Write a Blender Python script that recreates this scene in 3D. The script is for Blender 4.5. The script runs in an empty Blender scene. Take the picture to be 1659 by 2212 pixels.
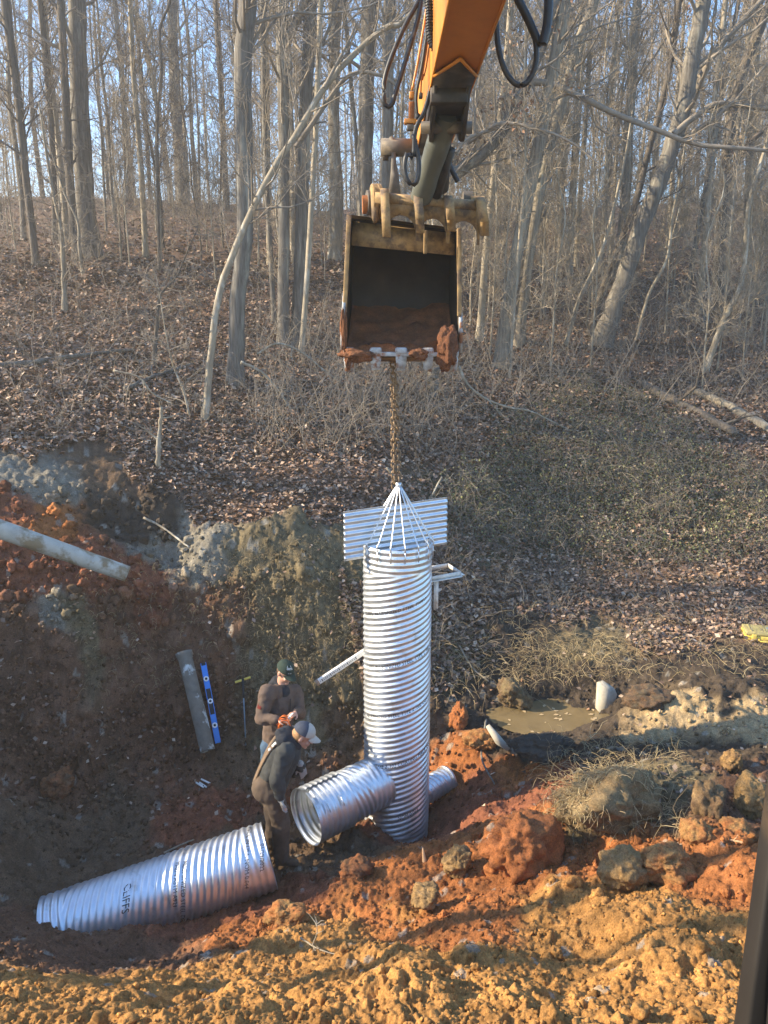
import bpy, bmesh, math
import numpy as np
from math import radians, sin, cos, pi
rng = np.random.default_rng(7)
SC = bpy.context.scene
COL = SC.collection

# ------------------------------------------------------------------ camera, sky, sun, exposure
CAMZ = 5.9
PITCH = radians(12.5)
FPX = 1661.0            # focal length in units of a 1659 x 2212 picture
cam_d = bpy.data.cameras.new('camera')
cam_d.sensor_fit = 'VERTICAL'
cam_d.sensor_height = 24.0
cam_d.lens = 24.0 * FPX / 2212.0
cam_d.clip_start = 0.05
cam_d.clip_end = 2000
cam = bpy.data.objects.new('camera', cam_d)
cam.location = (0, 0, CAMZ)
cam.rotation_euler = (pi / 2 - PITCH, 0, 0)
COL.objects.link(cam)
SC.camera = cam

SUN_EL = radians(27.0)
SUN_TO = np.array([-0.998, -0.02])           # horizontal direction towards the sun
SUN_TO = SUN_TO / np.linalg.norm(SUN_TO)
w = bpy.data.worlds.new('World')
SC.world = w
w.use_nodes = True
nt = w.node_tree
sky = nt.nodes.new('ShaderNodeTexSky')
sky.sky_type = 'NISHITA'
sky.sun_disc = False
sky.sun_elevation = SUN_EL
sky.sun_rotation = math.atan2(SUN_TO[0], SUN_TO[1])
sky.air_density = 1.0
sky.dust_density = 0.2
sky.ozone_density = 2.5
hsv = nt.nodes.new('ShaderNodeHueSaturation')
hsv.inputs['Saturation'].default_value = 1.27
nt.links.new(sky.outputs[0], hsv.inputs['Color'])
nt.links.new(hsv.outputs[0], nt.nodes['Background'].inputs[0])
nt.nodes['Background'].inputs[1].default_value = 0.15
sun_d = bpy.data.lights.new('sun', 'SUN')
sun_d.energy = 5.0
sun_d.angle = radians(0.5)
sun_d.color = (1.0, 0.83, 0.58)
sun = bpy.data.objects.new('sun', sun_d)
from mathutils import Vector, Matrix
sdir = Vector((SUN_TO[0] * cos(SUN_EL), SUN_TO[1] * cos(SUN_EL), sin(SUN_EL)))
sun.rotation_euler = sdir.to_track_quat('Z', 'Y').to_euler()
sun.location = (-20, 10, 20)
COL.objects.link(sun)
SC.view_settings.view_transform = 'Standard'
SC.view_settings.look = 'None'
SC.view_settings.exposure = 1.75
SC.view_settings.gamma = 1
SC.view_settings.use_curve_mapping = False
SC.cycles.sample_clamp_indirect = 3
SC.cycles.max_bounces = 6
SC.cycles.diffuse_bounces = 3
SC.cycles.glossy_bounces = 3
SC.cycles.use_denoising = True
SC.cycles.denoiser = 'OPENIMAGEDENOISE'
SC.cycles.denoising_input_passes = 'RGB_ALBEDO_NORMAL'
SC.cycles.denoising_prefilter = 'NONE'
SC.cycles.use_adaptive_sampling = False

# ------------------------------------------------------------------ helpers: pixels <-> world
CP, SP = cos(PITCH), sin(PITCH)

def ray(X, Y):
    u = (np.asarray(X, float) - 829.5) / FPX
    v = (np.asarray(Y, float) - 1106.0) / FPX
    return u, CP - v * SP, -SP - v * CP

def P(X, Y, D):
    """point at ground distance D along the sight line of picture point X, Y"""
    u, fy, fz = ray(X, Y)
    t = D / fy
    return np.array([u * t, D + 0 * t, CAMZ + fz * t])

def scale_at(X, Y, D):
    u, fy, fz = ray(X, Y)
    return FPX * fy / D          # picture units per metre

# ------------------------------------------------------------------ helpers: noise
def _h(ix, iy, s):
    n = (ix.astype(np.int64) * 374761393 + iy.astype(np.int64) * 668265263 + s * 974634777) & 0xffffffff
    n = ((n ^ (n >> 13)) * 1274126177) & 0xffffffff
    n = n ^ (n >> 16)
    return (n & 0xffffff) / float(0xffffff)

def vnoise(x, y, s=0):
    ix, iy = np.floor(x), np.floor(y)
    fx, fy = x - ix, y - iy
    fx = fx * fx * fx * (fx * (fx * 6 - 15) + 10)
    fy = fy * fy * fy * (fy * (fy * 6 - 15) + 10)
    a, b = _h(ix, iy, s), _h(ix + 1, iy, s)
    c, d = _h(ix, iy + 1, s), _h(ix + 1, iy + 1, s)
    return (a + (b - a) * fx) * (1 - fy) + (c + (d - c) * fx) * fy

def fbm(x, y, o=4, s=0, g=0.5):
    r, a, f, t = 0, 1.0, 1.0, 0
    for i in range(o):
        r = r + a * (vnoise(x * f + i * 17.3, y * f - i * 9.1, s + i) - 0.5)
        t += a
        a *= g
        f *= 2.03
    return r / t * 2

def _h3(ix, iy, iz, s):
    return _h(ix + iz * 57.0, iy - iz * 113.0, s)

def vnoise3(p, s=0):
    i = np.floor(p); f = p - i; f = f * f * (3 - 2 * f)
    x, y, z = i[:, 0], i[:, 1], i[:, 2]; fx, fy, fz = f[:, 0], f[:, 1], f[:, 2]
    def pl(zz):
        return (_h3(x, y, zz, s) * (1 - fx) + _h3(x + 1, y, zz, s) * fx) * (1 - fy) + (_h3(x, y + 1, zz, s) * (1 - fx) + _h3(x + 1, y + 1, zz, s) * fx) * fy
    return pl(z) * (1 - fz) + pl(z + 1) * fz

def fbm3(p, o=4, s=0, g=.55):
    r, a, t = 0, 1.0, 0
    for i in range(o):
        r = r + a * (vnoise3(p * 2.07 ** i + i * 7.3, s + i) - .5); t += a; a *= g
    return r / t * 2

def lumps(x, y, s, keep=0.7):
    """domes round random cell points: clods of earth"""
    ix, iy = np.floor(x), np.floor(y)
    out = np.zeros_like(x)
    for dx in (-1, 0, 1):
        for dy in (-1, 0, 1):
            cx, cy = ix + dx, iy + dy
            px, py = cx + _h(cx, cy, s), cy + _h(cx, cy, s + 1)
            r = 0.25 + 0.45 * _h(cx, cy, s + 2)
            on = _h(cx, cy, s + 3) < keep
            d2 = ((x - px) ** 2 + (y - py) ** 2) / r ** 2
            out = np.maximum(out, np.where(on, r * np.sqrt(np.clip(1 - d2, 0, 1)), 0))
    return out

def sstep(a, b, x):
    t = np.clip((x - a) / (b - a), 0, 1)
    return t * t * (3 - 2 * t)

# ------------------------------------------------------------------ helpers: meshes and objects
def tag(o, label=None, cat=None, group=None, kind=None):
    if label: o['label'] = label
    if cat: o['category'] = cat
    if group: o['group'] = group
    if kind: o['kind'] = kind
    return o

def thing(name, loc, label, cat, group=None):
    o = bpy.data.objects.new(name, None)
    o.empty_display_size = 0.2
    o.location = [float(c) for c in loc]
    COL.objects.link(o)
    return tag(o, label, cat, group)

def origin_of(o):
    v = Vector((0, 0, 0))
    while o is not None:
        v = v + o.location
        o = o.parent
    return np.array(v)

class Geo:
    """collects pieces; build() links them as ONE mesh object"""
    def __init__(s):
        s.V, s.F, s.C, s.n = [], [], [], 0
    def add(s, V, F, col=None):
        V = np.asarray(V, float).reshape(-1, 3)
        for f in (F if isinstance(F, list) and len(F) and isinstance(F[0], np.ndarray) and F[0].ndim == 2 else [F]):
            if isinstance(f, np.ndarray):
                s.F.append(f + s.n)
            else:
                for q in f:
                    s.F.append(np.array([q]) + s.n)
        s.V.append(V)
        if col is None: col = np.ones((len(V), 3))
        col = np.broadcast_to(np.asarray(col, float), (len(V), 3))
        s.C.append(col)
        s.n += len(V)
        return s
    def build(s, name, mat, parent=None, smooth=True, col=False, sharp=None):
        V = np.concatenate(s.V)
        return make(name, V, s.F, mat, parent, smooth, np.concatenate(s.C) if col else None, sharp)

def make(name, V, faces, mat, parent=None, smooth=True, col=None, sharp=None):
    me = bpy.data.meshes.new(name)
    org = origin_of(parent) if parent is not None else np.zeros(3)
    V = np.asarray(V, float) - org
    me.vertices.add(len(V))
    me.vertices.foreach_set('co', V.astype(np.float32).ravel())
    li = np.concatenate([np.asarray(f).ravel() for f in faces]).astype(np.int32)
    ln = np.concatenate([np.full(len(f), np.asarray(f).shape[1]) for f in faces]).astype(np.int32)
    me.loops.add(len(li))
    me.loops.foreach_set('vertex_index', li)
    me.polygons.add(len(ln))
    st = np.zeros(len(ln), np.int32)
    st[1:] = np.cumsum(ln)[:-1]
    me.polygons.foreach_set('loop_start', st)
    me.polygons.foreach_set('loop_total', ln)
    me.update(calc_edges=True)
    me.validate()
    if smooth:
        me.polygons.foreach_set('use_smooth', np.ones(len(me.polygons), bool))
        if sharp: 
            try: me.set_sharp_from_angle(angle=radians(sharp))
            except Exception: pass
    if col is not None:
        at = me.color_attributes.new('Col', 'FLOAT_COLOR', 'POINT')
        c4 = np.ones((len(V), 4), np.float32)
        c4[:, :3] = col
        at.data.foreach_set('color', c4.ravel())
    if mat is not None: me.materials.append(mat)
    o = bpy.data.objects.new(name, me)
    COL.objects.link(o)
    if parent is not None: o.parent = parent
    return o

def recentre(o):
    """put the origin of a one-mesh thing at the foot of its mesh"""
    me = o.data
    n = len(me.vertices)
    a = np.empty(n * 3, np.float32); me.vertices.foreach_get('co', a); a = a.reshape(-1, 3)
    c = a.mean(0); c[2] = a[:, 2].min()
    me.vertices.foreach_set('co', (a - c).ravel())
    o.location = [float(x) for x in c]
    me.update()
    return o

def frames(Pts):
    """tangents and two normals for a batch of polylines (N,k,3)"""
    T = np.gradient(Pts, axis=1)
    T /= np.linalg.norm(T, axis=2, keepdims=True) + 1e-9
    ref = np.where(np.abs(T[:, :1, 2:3]) < 0.9, np.array([[[0, 0, 1.0]]]), np.array([[[1.0, 0, 0]]]))
    A = np.cross(T, np.broadcast_to(ref, T.shape))
    A /= np.linalg.norm(A, axis=2, keepdims=True) + 1e-9
    return T, A, np.cross(T, A)

def tubes(Pts, R, sides):
    """batch of tubes: Pts (N,k,3), R (N,k) -> V, quads"""
    N, k = R.shape
    T, A, B = frames(Pts)
    a = np.arange(sides) * 2 * pi / sides
    V = Pts[:, :, None] + R[:, :, None, None] * (A[:, :, None] * np.cos(a)[None, None, :, None] + B[:, :, None] * np.sin(a)[None, None, :, None])
    i = np.arange(k - 1)[:, None] * sides
    j = np.arange(sides)[None]
    j2 = (j + 1) % sides
    q = np.stack([i + j, i + j2, i + sides + j2, i + sides + j], -1).reshape(-1, 4)
    Q = (q[None] + (np.arange(N) * k * sides)[:, None, None]).reshape(-1, 4)
    return V.reshape(-1, 3), Q

def spline(pts, n):
    pts = np.asarray(pts, float)
    if len(pts) == 2:
        t = np.linspace(0, 1, n)[:, None]
        return pts[0] * (1 - t) + pts[1] * t
    p = np.vstack([2 * pts[0] - pts[1], pts, 2 * pts[-1] - pts[-2]])
    d = np.r_[0, np.cumsum(np.linalg.norm(np.diff(pts, axis=0), axis=1))]
    s = np.linspace(0, d[-1], n)
    i = np.clip(np.searchsorted(d, s, 'right') - 1, 0, len(pts) - 2)
    t = ((s - d[i]) / (d[i + 1] - d[i] + 1e-9))[:, None]
    p0, p1, p2, p3 = p[i], p[i + 1], p[i + 2], p[i + 3]
    return 0.5 * (2 * p1 + (p2 - p0) * t + (2 * p0 - 5 * p1 + 4 * p2 - p3) * t ** 2 + (3 * p1 - p0 - 3 * p2 + p3) * t ** 3)

def tube(g, pts, r, sides=10, n=None, cap=True, col=None):
    pts = np.asarray(pts, float)
    m = n or max(2, len(pts) if len(pts) == 2 else 6 * len(pts))
    L = spline(pts, m)
    r = np.asarray(r, float)
    R = np.full(m, float(r)) if r.ndim == 0 else np.interp(np.linspace(0, 1, m), np.linspace(0, 1, len(r)), r)
    V, Q = tubes(L[None], R[None], sides)
    F = [Q]
    if cap:
        F.append(np.array([list(range(sides))[::-1]]))
        F.append(np.array([list(range((m - 1) * sides, m * sides))]))
    g.add(V, F, col)
    return g

def box(g, c, ax, ay, az, col=None, bev=0.0):
    """box with centre c and half-axis vectors; bev chamfers all its edges"""
    c, ax, ay, az = [np.asarray(q, float) for q in (c, ax, ay, az)]
    if bev <= 0:
        s = np.array([[-1, -1, -1], [1, -1, -1], [1, 1, -1], [-1, 1, -1], [-1, -1, 1], [1, -1, 1], [1, 1, 1], [-1, 1, 1]])
        V = c + s[:, :1] * ax + s[:, 1:2] * ay + s[:, 2:] * az
        F = np.array([[0, 3, 2, 1], [4, 5, 6, 7], [0, 1, 5, 4], [1, 2, 6, 5], [2, 3, 7, 6], [3, 0, 4, 7]])
        g.add(V, F, col)
        return g
    lx, ly, lz = [np.linalg.norm(q) for q in (ax, ay, az)]
    bm = bmesh.new()
    bmesh.ops.create_cube(bm, size=2)
    for v in bm.verts: v.co = Vector((v.co.x * lx, v.co.y * ly, v.co.z * lz))
    bmesh.ops.bevel(bm, geom=bm.edges[:], offset=min(bev, .45 * min(lx, ly, lz) * 2), segments=2, affect='EDGES', profile=.5)
    M = np.stack([ax / lx, ay / ly, az / lz])
    add_bm(g, bm, lambda V: c + V @ M, col)
    return g

def add_bm(g, bm, fn=None, col=None):
    bm.verts.index_update()
    V = np.array([v.co[:] for v in bm.verts])
    if fn is not None: V = fn(V)
    by = {}
    for f in bm.faces: by.setdefault(len(f.verts), []).append([v.index for v in f.verts])
    F = [np.array(x) for x in by.values()]
    bm.free()
    g.add(V, F, col)

def prism(g, poly, o, ex, ey, en, th, col=None):
    """polygon (list of 2D points) in plane (ex, ey) at o, extruded th along en"""
    poly = np.asarray(poly, float)
    o, ex, ey, en = [np.asarray(q, float) for q in (o, ex, ey, en)]
    base = o + poly[:, :1] * ex + poly[:, 1:] * ey
    n = len(poly)
    V = np.vstack([base, base + en * th])
    bm = bmesh.new()
    vs = [bm.verts.new(v) for v in V]
    bm.faces.new(vs[:n][::-1]); bm.faces.new(vs[n:])
    for i in range(n):
        j = (i + 1) % n
        bm.faces.new([vs[i], vs[j], vs[n + j], vs[n + i]])
    bmesh.ops.recalc_face_normals(bm, faces=bm.faces[:])
    bmesh.ops.triangulate(bm, faces=[f for f in bm.faces if len(f.verts) > 4])
    add_bm(g, bm, None, col)
    return g

# ------------------------------------------------------------------ materials
def mat(name, base=None, var=0.25, scale=6.0, rough=0.85, metal=0.0, bump=0.0, bscale=30.0, attr=False, stretch=(1, 1, 1),
        base2=None, patch=None, pscale=3.0, pthr=0.5, psoft=0.08, spec=0.3, detail=5.0, rvar=0.0, coords='Object', fine=0.0):
    m = bpy.data.materials.new(name)
    m.use_nodes = True
    t = m.node_tree
    L = t.links.new
    b = t.nodes['Principled BSDF']
    b.inputs['Roughness'].default_value = rough
    b.inputs['Metallic'].default_value = metal
    b.inputs['Specular IOR Level'].default_value = spec
    tc = t.nodes.new('ShaderNodeTexCoord')
    mp = t.nodes.new('ShaderNodeMapping')
    mp.inputs['Scale'].default_value = stretch
    L(tc.outputs[coords], mp.inputs[0])
    n1 = t.nodes.new('ShaderNodeTexNoise')
    n1.inputs['Scale'].default_value = scale
    n1.inputs['Detail'].default_value = detail
    n1.inputs['Roughness'].default_value = 0.65
    L(mp.outputs[0], n1.inputs[0])
    mr = t.nodes.new('ShaderNodeMapRange')
    mr.inputs[1].default_value = 0.25
    mr.inputs[2].default_value = 0.75
    mr.inputs[3].default_value = 1 - var
    mr.inputs[4].default_value = 1 + var
    L(n1.outputs[0], mr.inputs[0])
    if attr:
        at = t.nodes.new('ShaderNodeAttribute')
        at.attribute_name = 'Col'
        src = at.outputs['Color']
    else:
        rgb = t.nodes.new('ShaderNodeRGB')
        rgb.outputs[0].default_value = (*base, 1)
        src = rgb.outputs[0]
    def patchmix(src, colour, ps, thr, soft, off):
        n2 = t.nodes.new('ShaderNodeTexNoise')
        n2.inputs['Scale'].default_value = ps
        n2.inputs['Detail'].default_value = 6
        n2.inputs['Roughness'].default_value = 0.6
        mp2 = t.nodes.new('ShaderNodeMapping')
        mp2.inputs['Location'].default_value = (off, off * 2, off * 3)
        mp2.inputs['Scale'].default_value = stretch
        L(tc.outputs[coords], mp2.inputs[0])
        L(mp2.outputs[0], n2.inputs[0])
        r = t.nodes.new('ShaderNodeMapRange')
        r.inputs[1].default_value = thr - soft
        r.inputs[2].default_value = thr + soft
        L(n2.outputs[0], r.inputs[0])
        mx = t.nodes.new('ShaderNodeMix')
        mx.data_type = 'RGBA'
        L(r.outputs[0], mx.inputs['Factor'])
        L(src, mx.inputs['A'])
        mx.inputs['B'].default_value = (*colour, 1)
        return mx.outputs['Result']
    if base2: src = patchmix(src, base2, pscale * 1.7, 0.52, 0.15, 5.0)
    if patch: src = patchmix(src, patch, pscale, pthr, psoft, 11.0)
    mx = t.nodes.new('ShaderNodeVectorMath')
    mx.operation = 'SCALE'
    L(src, mx.inputs[0])
    L(mr.outputs[0], mx.inputs['Scale'])
    if fine:
        nf = t.nodes.new('ShaderNodeTexNoise'); nf.inputs['Scale'].default_value = 70; nf.inputs['Detail'].default_value = 4; nf.inputs['Roughness'].default_value = .75
        L(mp.outputs[0], nf.inputs[0])
        rf = t.nodes.new('ShaderNodeMapRange'); rf.inputs[1].default_value = .33; rf.inputs[2].default_value = .67; rf.inputs[3].default_value = 1 - fine; rf.inputs[4].default_value = 1 + fine
        L(nf.outputs[0], rf.inputs[0])
        m2 = t.nodes.new('ShaderNodeVectorMath'); m2.operation = 'SCALE'
        L(mx.outputs[0], m2.inputs[0]); L(rf.outputs[0], m2.inputs['Scale']); mx = m2
    L(mx.outputs[0], b.inputs['Base Color'])
    if rvar:
        r2 = t.nodes.new('ShaderNodeMapRange')
        r2.inputs[1].default_value = 0.3; r2.inputs[2].default_value = 0.7
        r2.inputs[3].default_value = rough - rvar; r2.inputs[4].default_value = rough + rvar
        L(n1.outputs[0], r2.inputs[0]); L(r2.outputs[0], b.inputs['Roughness'])
    if bump:
        n3 = t.nodes.new('ShaderNodeTexNoise')
        n3.inputs['Scale'].default_value = bscale
        n3.inputs['Detail'].default_value = 6
        n3.inputs['Roughness'].default_value = 0.7
        L(mp.outputs[0], n3.inputs[0])
        bp = t.nodes.new('ShaderNodeBump')
        bp.inputs['Strength'].default_value = min(1, bump * 10)
        bp.inputs['Distance'].default_value = bump
        L(n3.outputs[0], bp.inputs['Height'])
        L(bp.outputs[0], b.inputs['Normal'])
    return m

M_earth = mat('earth', attr=True, var=0.40, scale=9, bump=0.04, bscale=30, rough=0.95, spec=0.15, detail=9, fine=.45)
M_leaf = mat('dead_leaf', attr=True, var=0.25, scale=40, rough=0.7, spec=0.25)
M_greenleaf = mat('vine_leaf', attr=True, var=0.2, scale=30, rough=0.55, spec=0.4)
M_bark_sunlit = mat('bark_sunlit', (0.20, 0.172, 0.132), var=0.65, scale=20, stretch=(1, 1, 0.10), bump=0.03, bscale=24, rough=0.9, patch=(0.28, 0.25, 0.19), pscale=5, pthr=0.6, psoft=0.08)  # lighter copy of the grey bark, sunlight put into the colour
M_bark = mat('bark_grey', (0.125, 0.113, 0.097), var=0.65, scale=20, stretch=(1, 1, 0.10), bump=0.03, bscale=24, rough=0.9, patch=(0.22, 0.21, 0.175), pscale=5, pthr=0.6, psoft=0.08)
M_bark_dark = mat('bark_dark', (0.10, 0.085, 0.07), var=0.6, scale=20, stretch=(1, 1, 0.1), bump=0.025, bscale=30, rough=0.95)
M_bark_pale = mat('bark_pale', (0.26, 0.222, 0.165), var=0.4, scale=8, stretch=(1, 1, 0.3), bump=0.008, bscale=20, rough=0.85, patch=(0.38, 0.35, 0.29), pscale=7, pthr=0.58, psoft=0.05)
M_twig = mat('twig', (0.21, 0.18, 0.145), var=0.4, scale=3, rough=0.9)
M_twig_sunlit = mat('twig_sunlit', (0.31, 0.255, 0.185), var=0.4, scale=3, rough=0.9)  # twigs lightened, their colour imitates sunlit wood
M_twig_dark = mat('twig_dark', (0.12, 0.10, 0.085), var=0.4, scale=3, rough=0.9)
M_straw = mat('straw', attr=True, var=0.25, scale=20, rough=0.8)
# ------------------------------------------------------------------ the ground: heights and soils read off the photograph
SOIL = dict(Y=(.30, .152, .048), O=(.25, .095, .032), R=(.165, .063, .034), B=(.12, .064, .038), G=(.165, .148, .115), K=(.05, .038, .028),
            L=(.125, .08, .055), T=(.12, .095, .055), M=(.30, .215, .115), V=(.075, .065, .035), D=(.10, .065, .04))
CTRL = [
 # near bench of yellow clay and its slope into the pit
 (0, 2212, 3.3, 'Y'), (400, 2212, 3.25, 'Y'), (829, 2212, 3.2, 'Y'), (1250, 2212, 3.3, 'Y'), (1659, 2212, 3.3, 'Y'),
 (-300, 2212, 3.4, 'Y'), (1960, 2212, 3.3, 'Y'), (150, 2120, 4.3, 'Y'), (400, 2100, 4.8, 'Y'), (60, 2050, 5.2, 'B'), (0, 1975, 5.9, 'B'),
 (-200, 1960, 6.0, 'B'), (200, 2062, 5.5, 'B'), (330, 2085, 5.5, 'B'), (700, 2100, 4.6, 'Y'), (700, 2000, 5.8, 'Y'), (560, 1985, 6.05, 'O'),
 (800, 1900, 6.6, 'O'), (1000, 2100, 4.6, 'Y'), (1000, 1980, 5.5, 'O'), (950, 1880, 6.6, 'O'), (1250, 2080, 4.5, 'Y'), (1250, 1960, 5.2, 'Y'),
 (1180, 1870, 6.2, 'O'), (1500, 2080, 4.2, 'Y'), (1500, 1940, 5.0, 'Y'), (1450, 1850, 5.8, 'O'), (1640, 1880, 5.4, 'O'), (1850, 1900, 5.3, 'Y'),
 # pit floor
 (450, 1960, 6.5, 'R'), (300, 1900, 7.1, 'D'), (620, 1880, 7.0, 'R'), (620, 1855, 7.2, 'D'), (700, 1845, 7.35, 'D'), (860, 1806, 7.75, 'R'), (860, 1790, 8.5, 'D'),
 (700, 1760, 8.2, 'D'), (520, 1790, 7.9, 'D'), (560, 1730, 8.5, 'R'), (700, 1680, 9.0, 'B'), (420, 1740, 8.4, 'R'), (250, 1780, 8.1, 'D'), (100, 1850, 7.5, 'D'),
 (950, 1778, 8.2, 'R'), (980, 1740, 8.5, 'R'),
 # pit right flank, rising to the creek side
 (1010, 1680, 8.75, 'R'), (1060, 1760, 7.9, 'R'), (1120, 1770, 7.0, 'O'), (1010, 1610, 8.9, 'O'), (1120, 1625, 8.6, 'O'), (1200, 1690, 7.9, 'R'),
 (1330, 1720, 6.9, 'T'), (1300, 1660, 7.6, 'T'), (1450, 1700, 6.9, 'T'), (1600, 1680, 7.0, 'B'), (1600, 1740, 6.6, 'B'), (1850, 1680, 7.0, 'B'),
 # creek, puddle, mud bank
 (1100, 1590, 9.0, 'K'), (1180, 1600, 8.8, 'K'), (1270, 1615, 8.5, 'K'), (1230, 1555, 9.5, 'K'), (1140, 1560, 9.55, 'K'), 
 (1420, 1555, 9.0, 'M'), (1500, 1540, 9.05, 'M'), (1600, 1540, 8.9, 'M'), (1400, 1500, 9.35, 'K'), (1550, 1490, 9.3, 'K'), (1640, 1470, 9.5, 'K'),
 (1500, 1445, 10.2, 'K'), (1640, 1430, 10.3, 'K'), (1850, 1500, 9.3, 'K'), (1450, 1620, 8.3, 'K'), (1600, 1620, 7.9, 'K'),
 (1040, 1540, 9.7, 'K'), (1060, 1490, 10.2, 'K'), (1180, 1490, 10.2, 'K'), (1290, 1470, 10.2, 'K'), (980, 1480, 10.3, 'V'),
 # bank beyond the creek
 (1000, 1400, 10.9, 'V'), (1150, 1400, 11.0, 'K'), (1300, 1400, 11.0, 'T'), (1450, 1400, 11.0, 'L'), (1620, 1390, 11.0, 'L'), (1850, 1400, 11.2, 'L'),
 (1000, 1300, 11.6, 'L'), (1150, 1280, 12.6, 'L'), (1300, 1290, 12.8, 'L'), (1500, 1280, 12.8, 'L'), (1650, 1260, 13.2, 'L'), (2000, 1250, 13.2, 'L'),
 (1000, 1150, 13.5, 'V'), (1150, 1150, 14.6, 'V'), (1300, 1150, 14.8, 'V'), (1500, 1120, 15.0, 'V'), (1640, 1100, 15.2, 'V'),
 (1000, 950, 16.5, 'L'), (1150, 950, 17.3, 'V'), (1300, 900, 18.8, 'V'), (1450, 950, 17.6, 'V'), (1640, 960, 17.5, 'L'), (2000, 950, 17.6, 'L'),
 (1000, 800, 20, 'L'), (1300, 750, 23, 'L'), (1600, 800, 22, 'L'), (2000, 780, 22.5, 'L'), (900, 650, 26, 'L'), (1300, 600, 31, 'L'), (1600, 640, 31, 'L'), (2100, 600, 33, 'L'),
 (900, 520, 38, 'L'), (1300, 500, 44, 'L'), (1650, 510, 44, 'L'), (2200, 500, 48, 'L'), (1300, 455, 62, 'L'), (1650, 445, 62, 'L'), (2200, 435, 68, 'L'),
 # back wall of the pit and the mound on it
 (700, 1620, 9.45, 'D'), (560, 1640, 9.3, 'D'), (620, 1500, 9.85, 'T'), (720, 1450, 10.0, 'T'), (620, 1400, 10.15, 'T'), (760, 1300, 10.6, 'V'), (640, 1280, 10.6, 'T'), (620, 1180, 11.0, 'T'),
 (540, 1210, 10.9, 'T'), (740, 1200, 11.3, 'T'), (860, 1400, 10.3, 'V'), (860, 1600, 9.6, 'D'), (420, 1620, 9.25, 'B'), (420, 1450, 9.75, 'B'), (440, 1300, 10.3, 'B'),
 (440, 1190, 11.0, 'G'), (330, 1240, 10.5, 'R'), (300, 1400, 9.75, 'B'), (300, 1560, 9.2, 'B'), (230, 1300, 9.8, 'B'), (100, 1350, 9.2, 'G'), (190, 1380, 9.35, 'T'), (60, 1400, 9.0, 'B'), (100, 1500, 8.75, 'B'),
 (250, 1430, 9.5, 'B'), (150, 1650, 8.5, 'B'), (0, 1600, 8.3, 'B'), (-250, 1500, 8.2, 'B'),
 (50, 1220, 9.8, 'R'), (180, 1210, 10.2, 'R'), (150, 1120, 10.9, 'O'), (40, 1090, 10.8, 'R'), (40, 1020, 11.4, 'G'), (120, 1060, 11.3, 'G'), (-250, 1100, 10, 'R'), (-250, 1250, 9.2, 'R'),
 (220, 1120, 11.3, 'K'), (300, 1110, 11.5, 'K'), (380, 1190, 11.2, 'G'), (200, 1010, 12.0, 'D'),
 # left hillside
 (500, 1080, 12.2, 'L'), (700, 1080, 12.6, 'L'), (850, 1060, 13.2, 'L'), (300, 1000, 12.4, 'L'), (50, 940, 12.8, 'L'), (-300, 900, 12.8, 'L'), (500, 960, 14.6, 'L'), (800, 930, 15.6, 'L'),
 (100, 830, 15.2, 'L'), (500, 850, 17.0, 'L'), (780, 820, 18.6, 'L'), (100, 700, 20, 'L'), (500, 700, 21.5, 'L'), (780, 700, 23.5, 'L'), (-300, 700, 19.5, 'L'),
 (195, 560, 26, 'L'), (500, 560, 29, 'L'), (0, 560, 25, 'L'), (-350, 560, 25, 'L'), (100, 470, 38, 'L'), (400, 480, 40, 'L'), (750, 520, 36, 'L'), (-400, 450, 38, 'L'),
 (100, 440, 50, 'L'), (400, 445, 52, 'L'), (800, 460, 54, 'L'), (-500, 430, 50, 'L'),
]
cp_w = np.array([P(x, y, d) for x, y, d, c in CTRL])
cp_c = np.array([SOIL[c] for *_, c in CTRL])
# ground outside the picture: bench under the machine, banks left and right, far ridge
OUT = [(-3, 1.5, 2.75), (0, 1.0, 2.8), (4, 1.5, 2.7), (-6, 3.5, 2.9), (-6, 6.0, 2.8), (-5.6, 7.3, 2.45), (-6.2, 8.6, 3.1), (-9, 3, 3.4), (-9, 7, 3.9), (-9, 11, 4.8), (-14, 6, 5.0), (-14, 14, 6.6),
       (-22, 5, 6.5), (-22, 25, 9.5), (-40, 40, 14), (-40, 5, 9), (0, -12, 2.9), (-15, -12, 4), (15, -12, 2.4), (8, 3, 2.0), (8, 8, 1.5), (12, 10, 1.6), (12, 4, 1.8), (14, 15, 2.4), (20, 22, 5), (25, 5, 2.2), (30, 20, 5),
       (-30, 80, 15.5), (0, 80, 18), (35, 80, 19), (-70, 100, 16), (0, 110, 20), (70, 110, 22), (0, 170, 14), (-150, 150, 14), (150, 150, 14), (60, 40, 9), (-80, 30, 13), (90, 20, 6), (0, -60, 3), (120, -60, 3), (-120, -60, 8)]
cp_w = np.vstack([cp_w, np.array(OUT, float)])
n_in = len(CTRL)
def phi(r2): return np.sqrt(r2 + 0.35 ** 2)
_A = phi(((cp_w[:, None, :2] - cp_w[None, :, :2]) ** 2).sum(-1)) - 0.0
_A = _A + np.eye(len(_A)) * -0.12        # a little smoothing
_B = np.c_[np.ones(len(cp_w)), cp_w[:, :2]]
_S = np.block([[_A, _B], [_B.T, np.zeros((3, 3))]])
_W = np.linalg.solve(_S, np.r_[cp_w[:, 2], 0, 0, 0])

PUD = (2.92, 9.82)
def base_h_exact(x, y):
    sh = np.shape(x)
    x, y = np.ravel(x), np.ravel(y)
    out = np.empty(len(x))
    for a in range(0, len(x), 20000):
        q = np.c_[x[a:a + 20000], y[a:a + 20000]]
        r2 = ((q[:, None] - cp_w[None, :, :2]) ** 2).sum(-1)
        out[a:a + 20000] = phi(r2) @ _W[:-3] + _W[-3] + q @ _W[-2:] - .36 * np.exp(-(((q[:, 0] - PUD[0]) / 1.12) ** 2 + ((q[:, 1] - PUD[1]) / .45) ** 2) ** 1.5)
    return out.reshape(sh)

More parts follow.
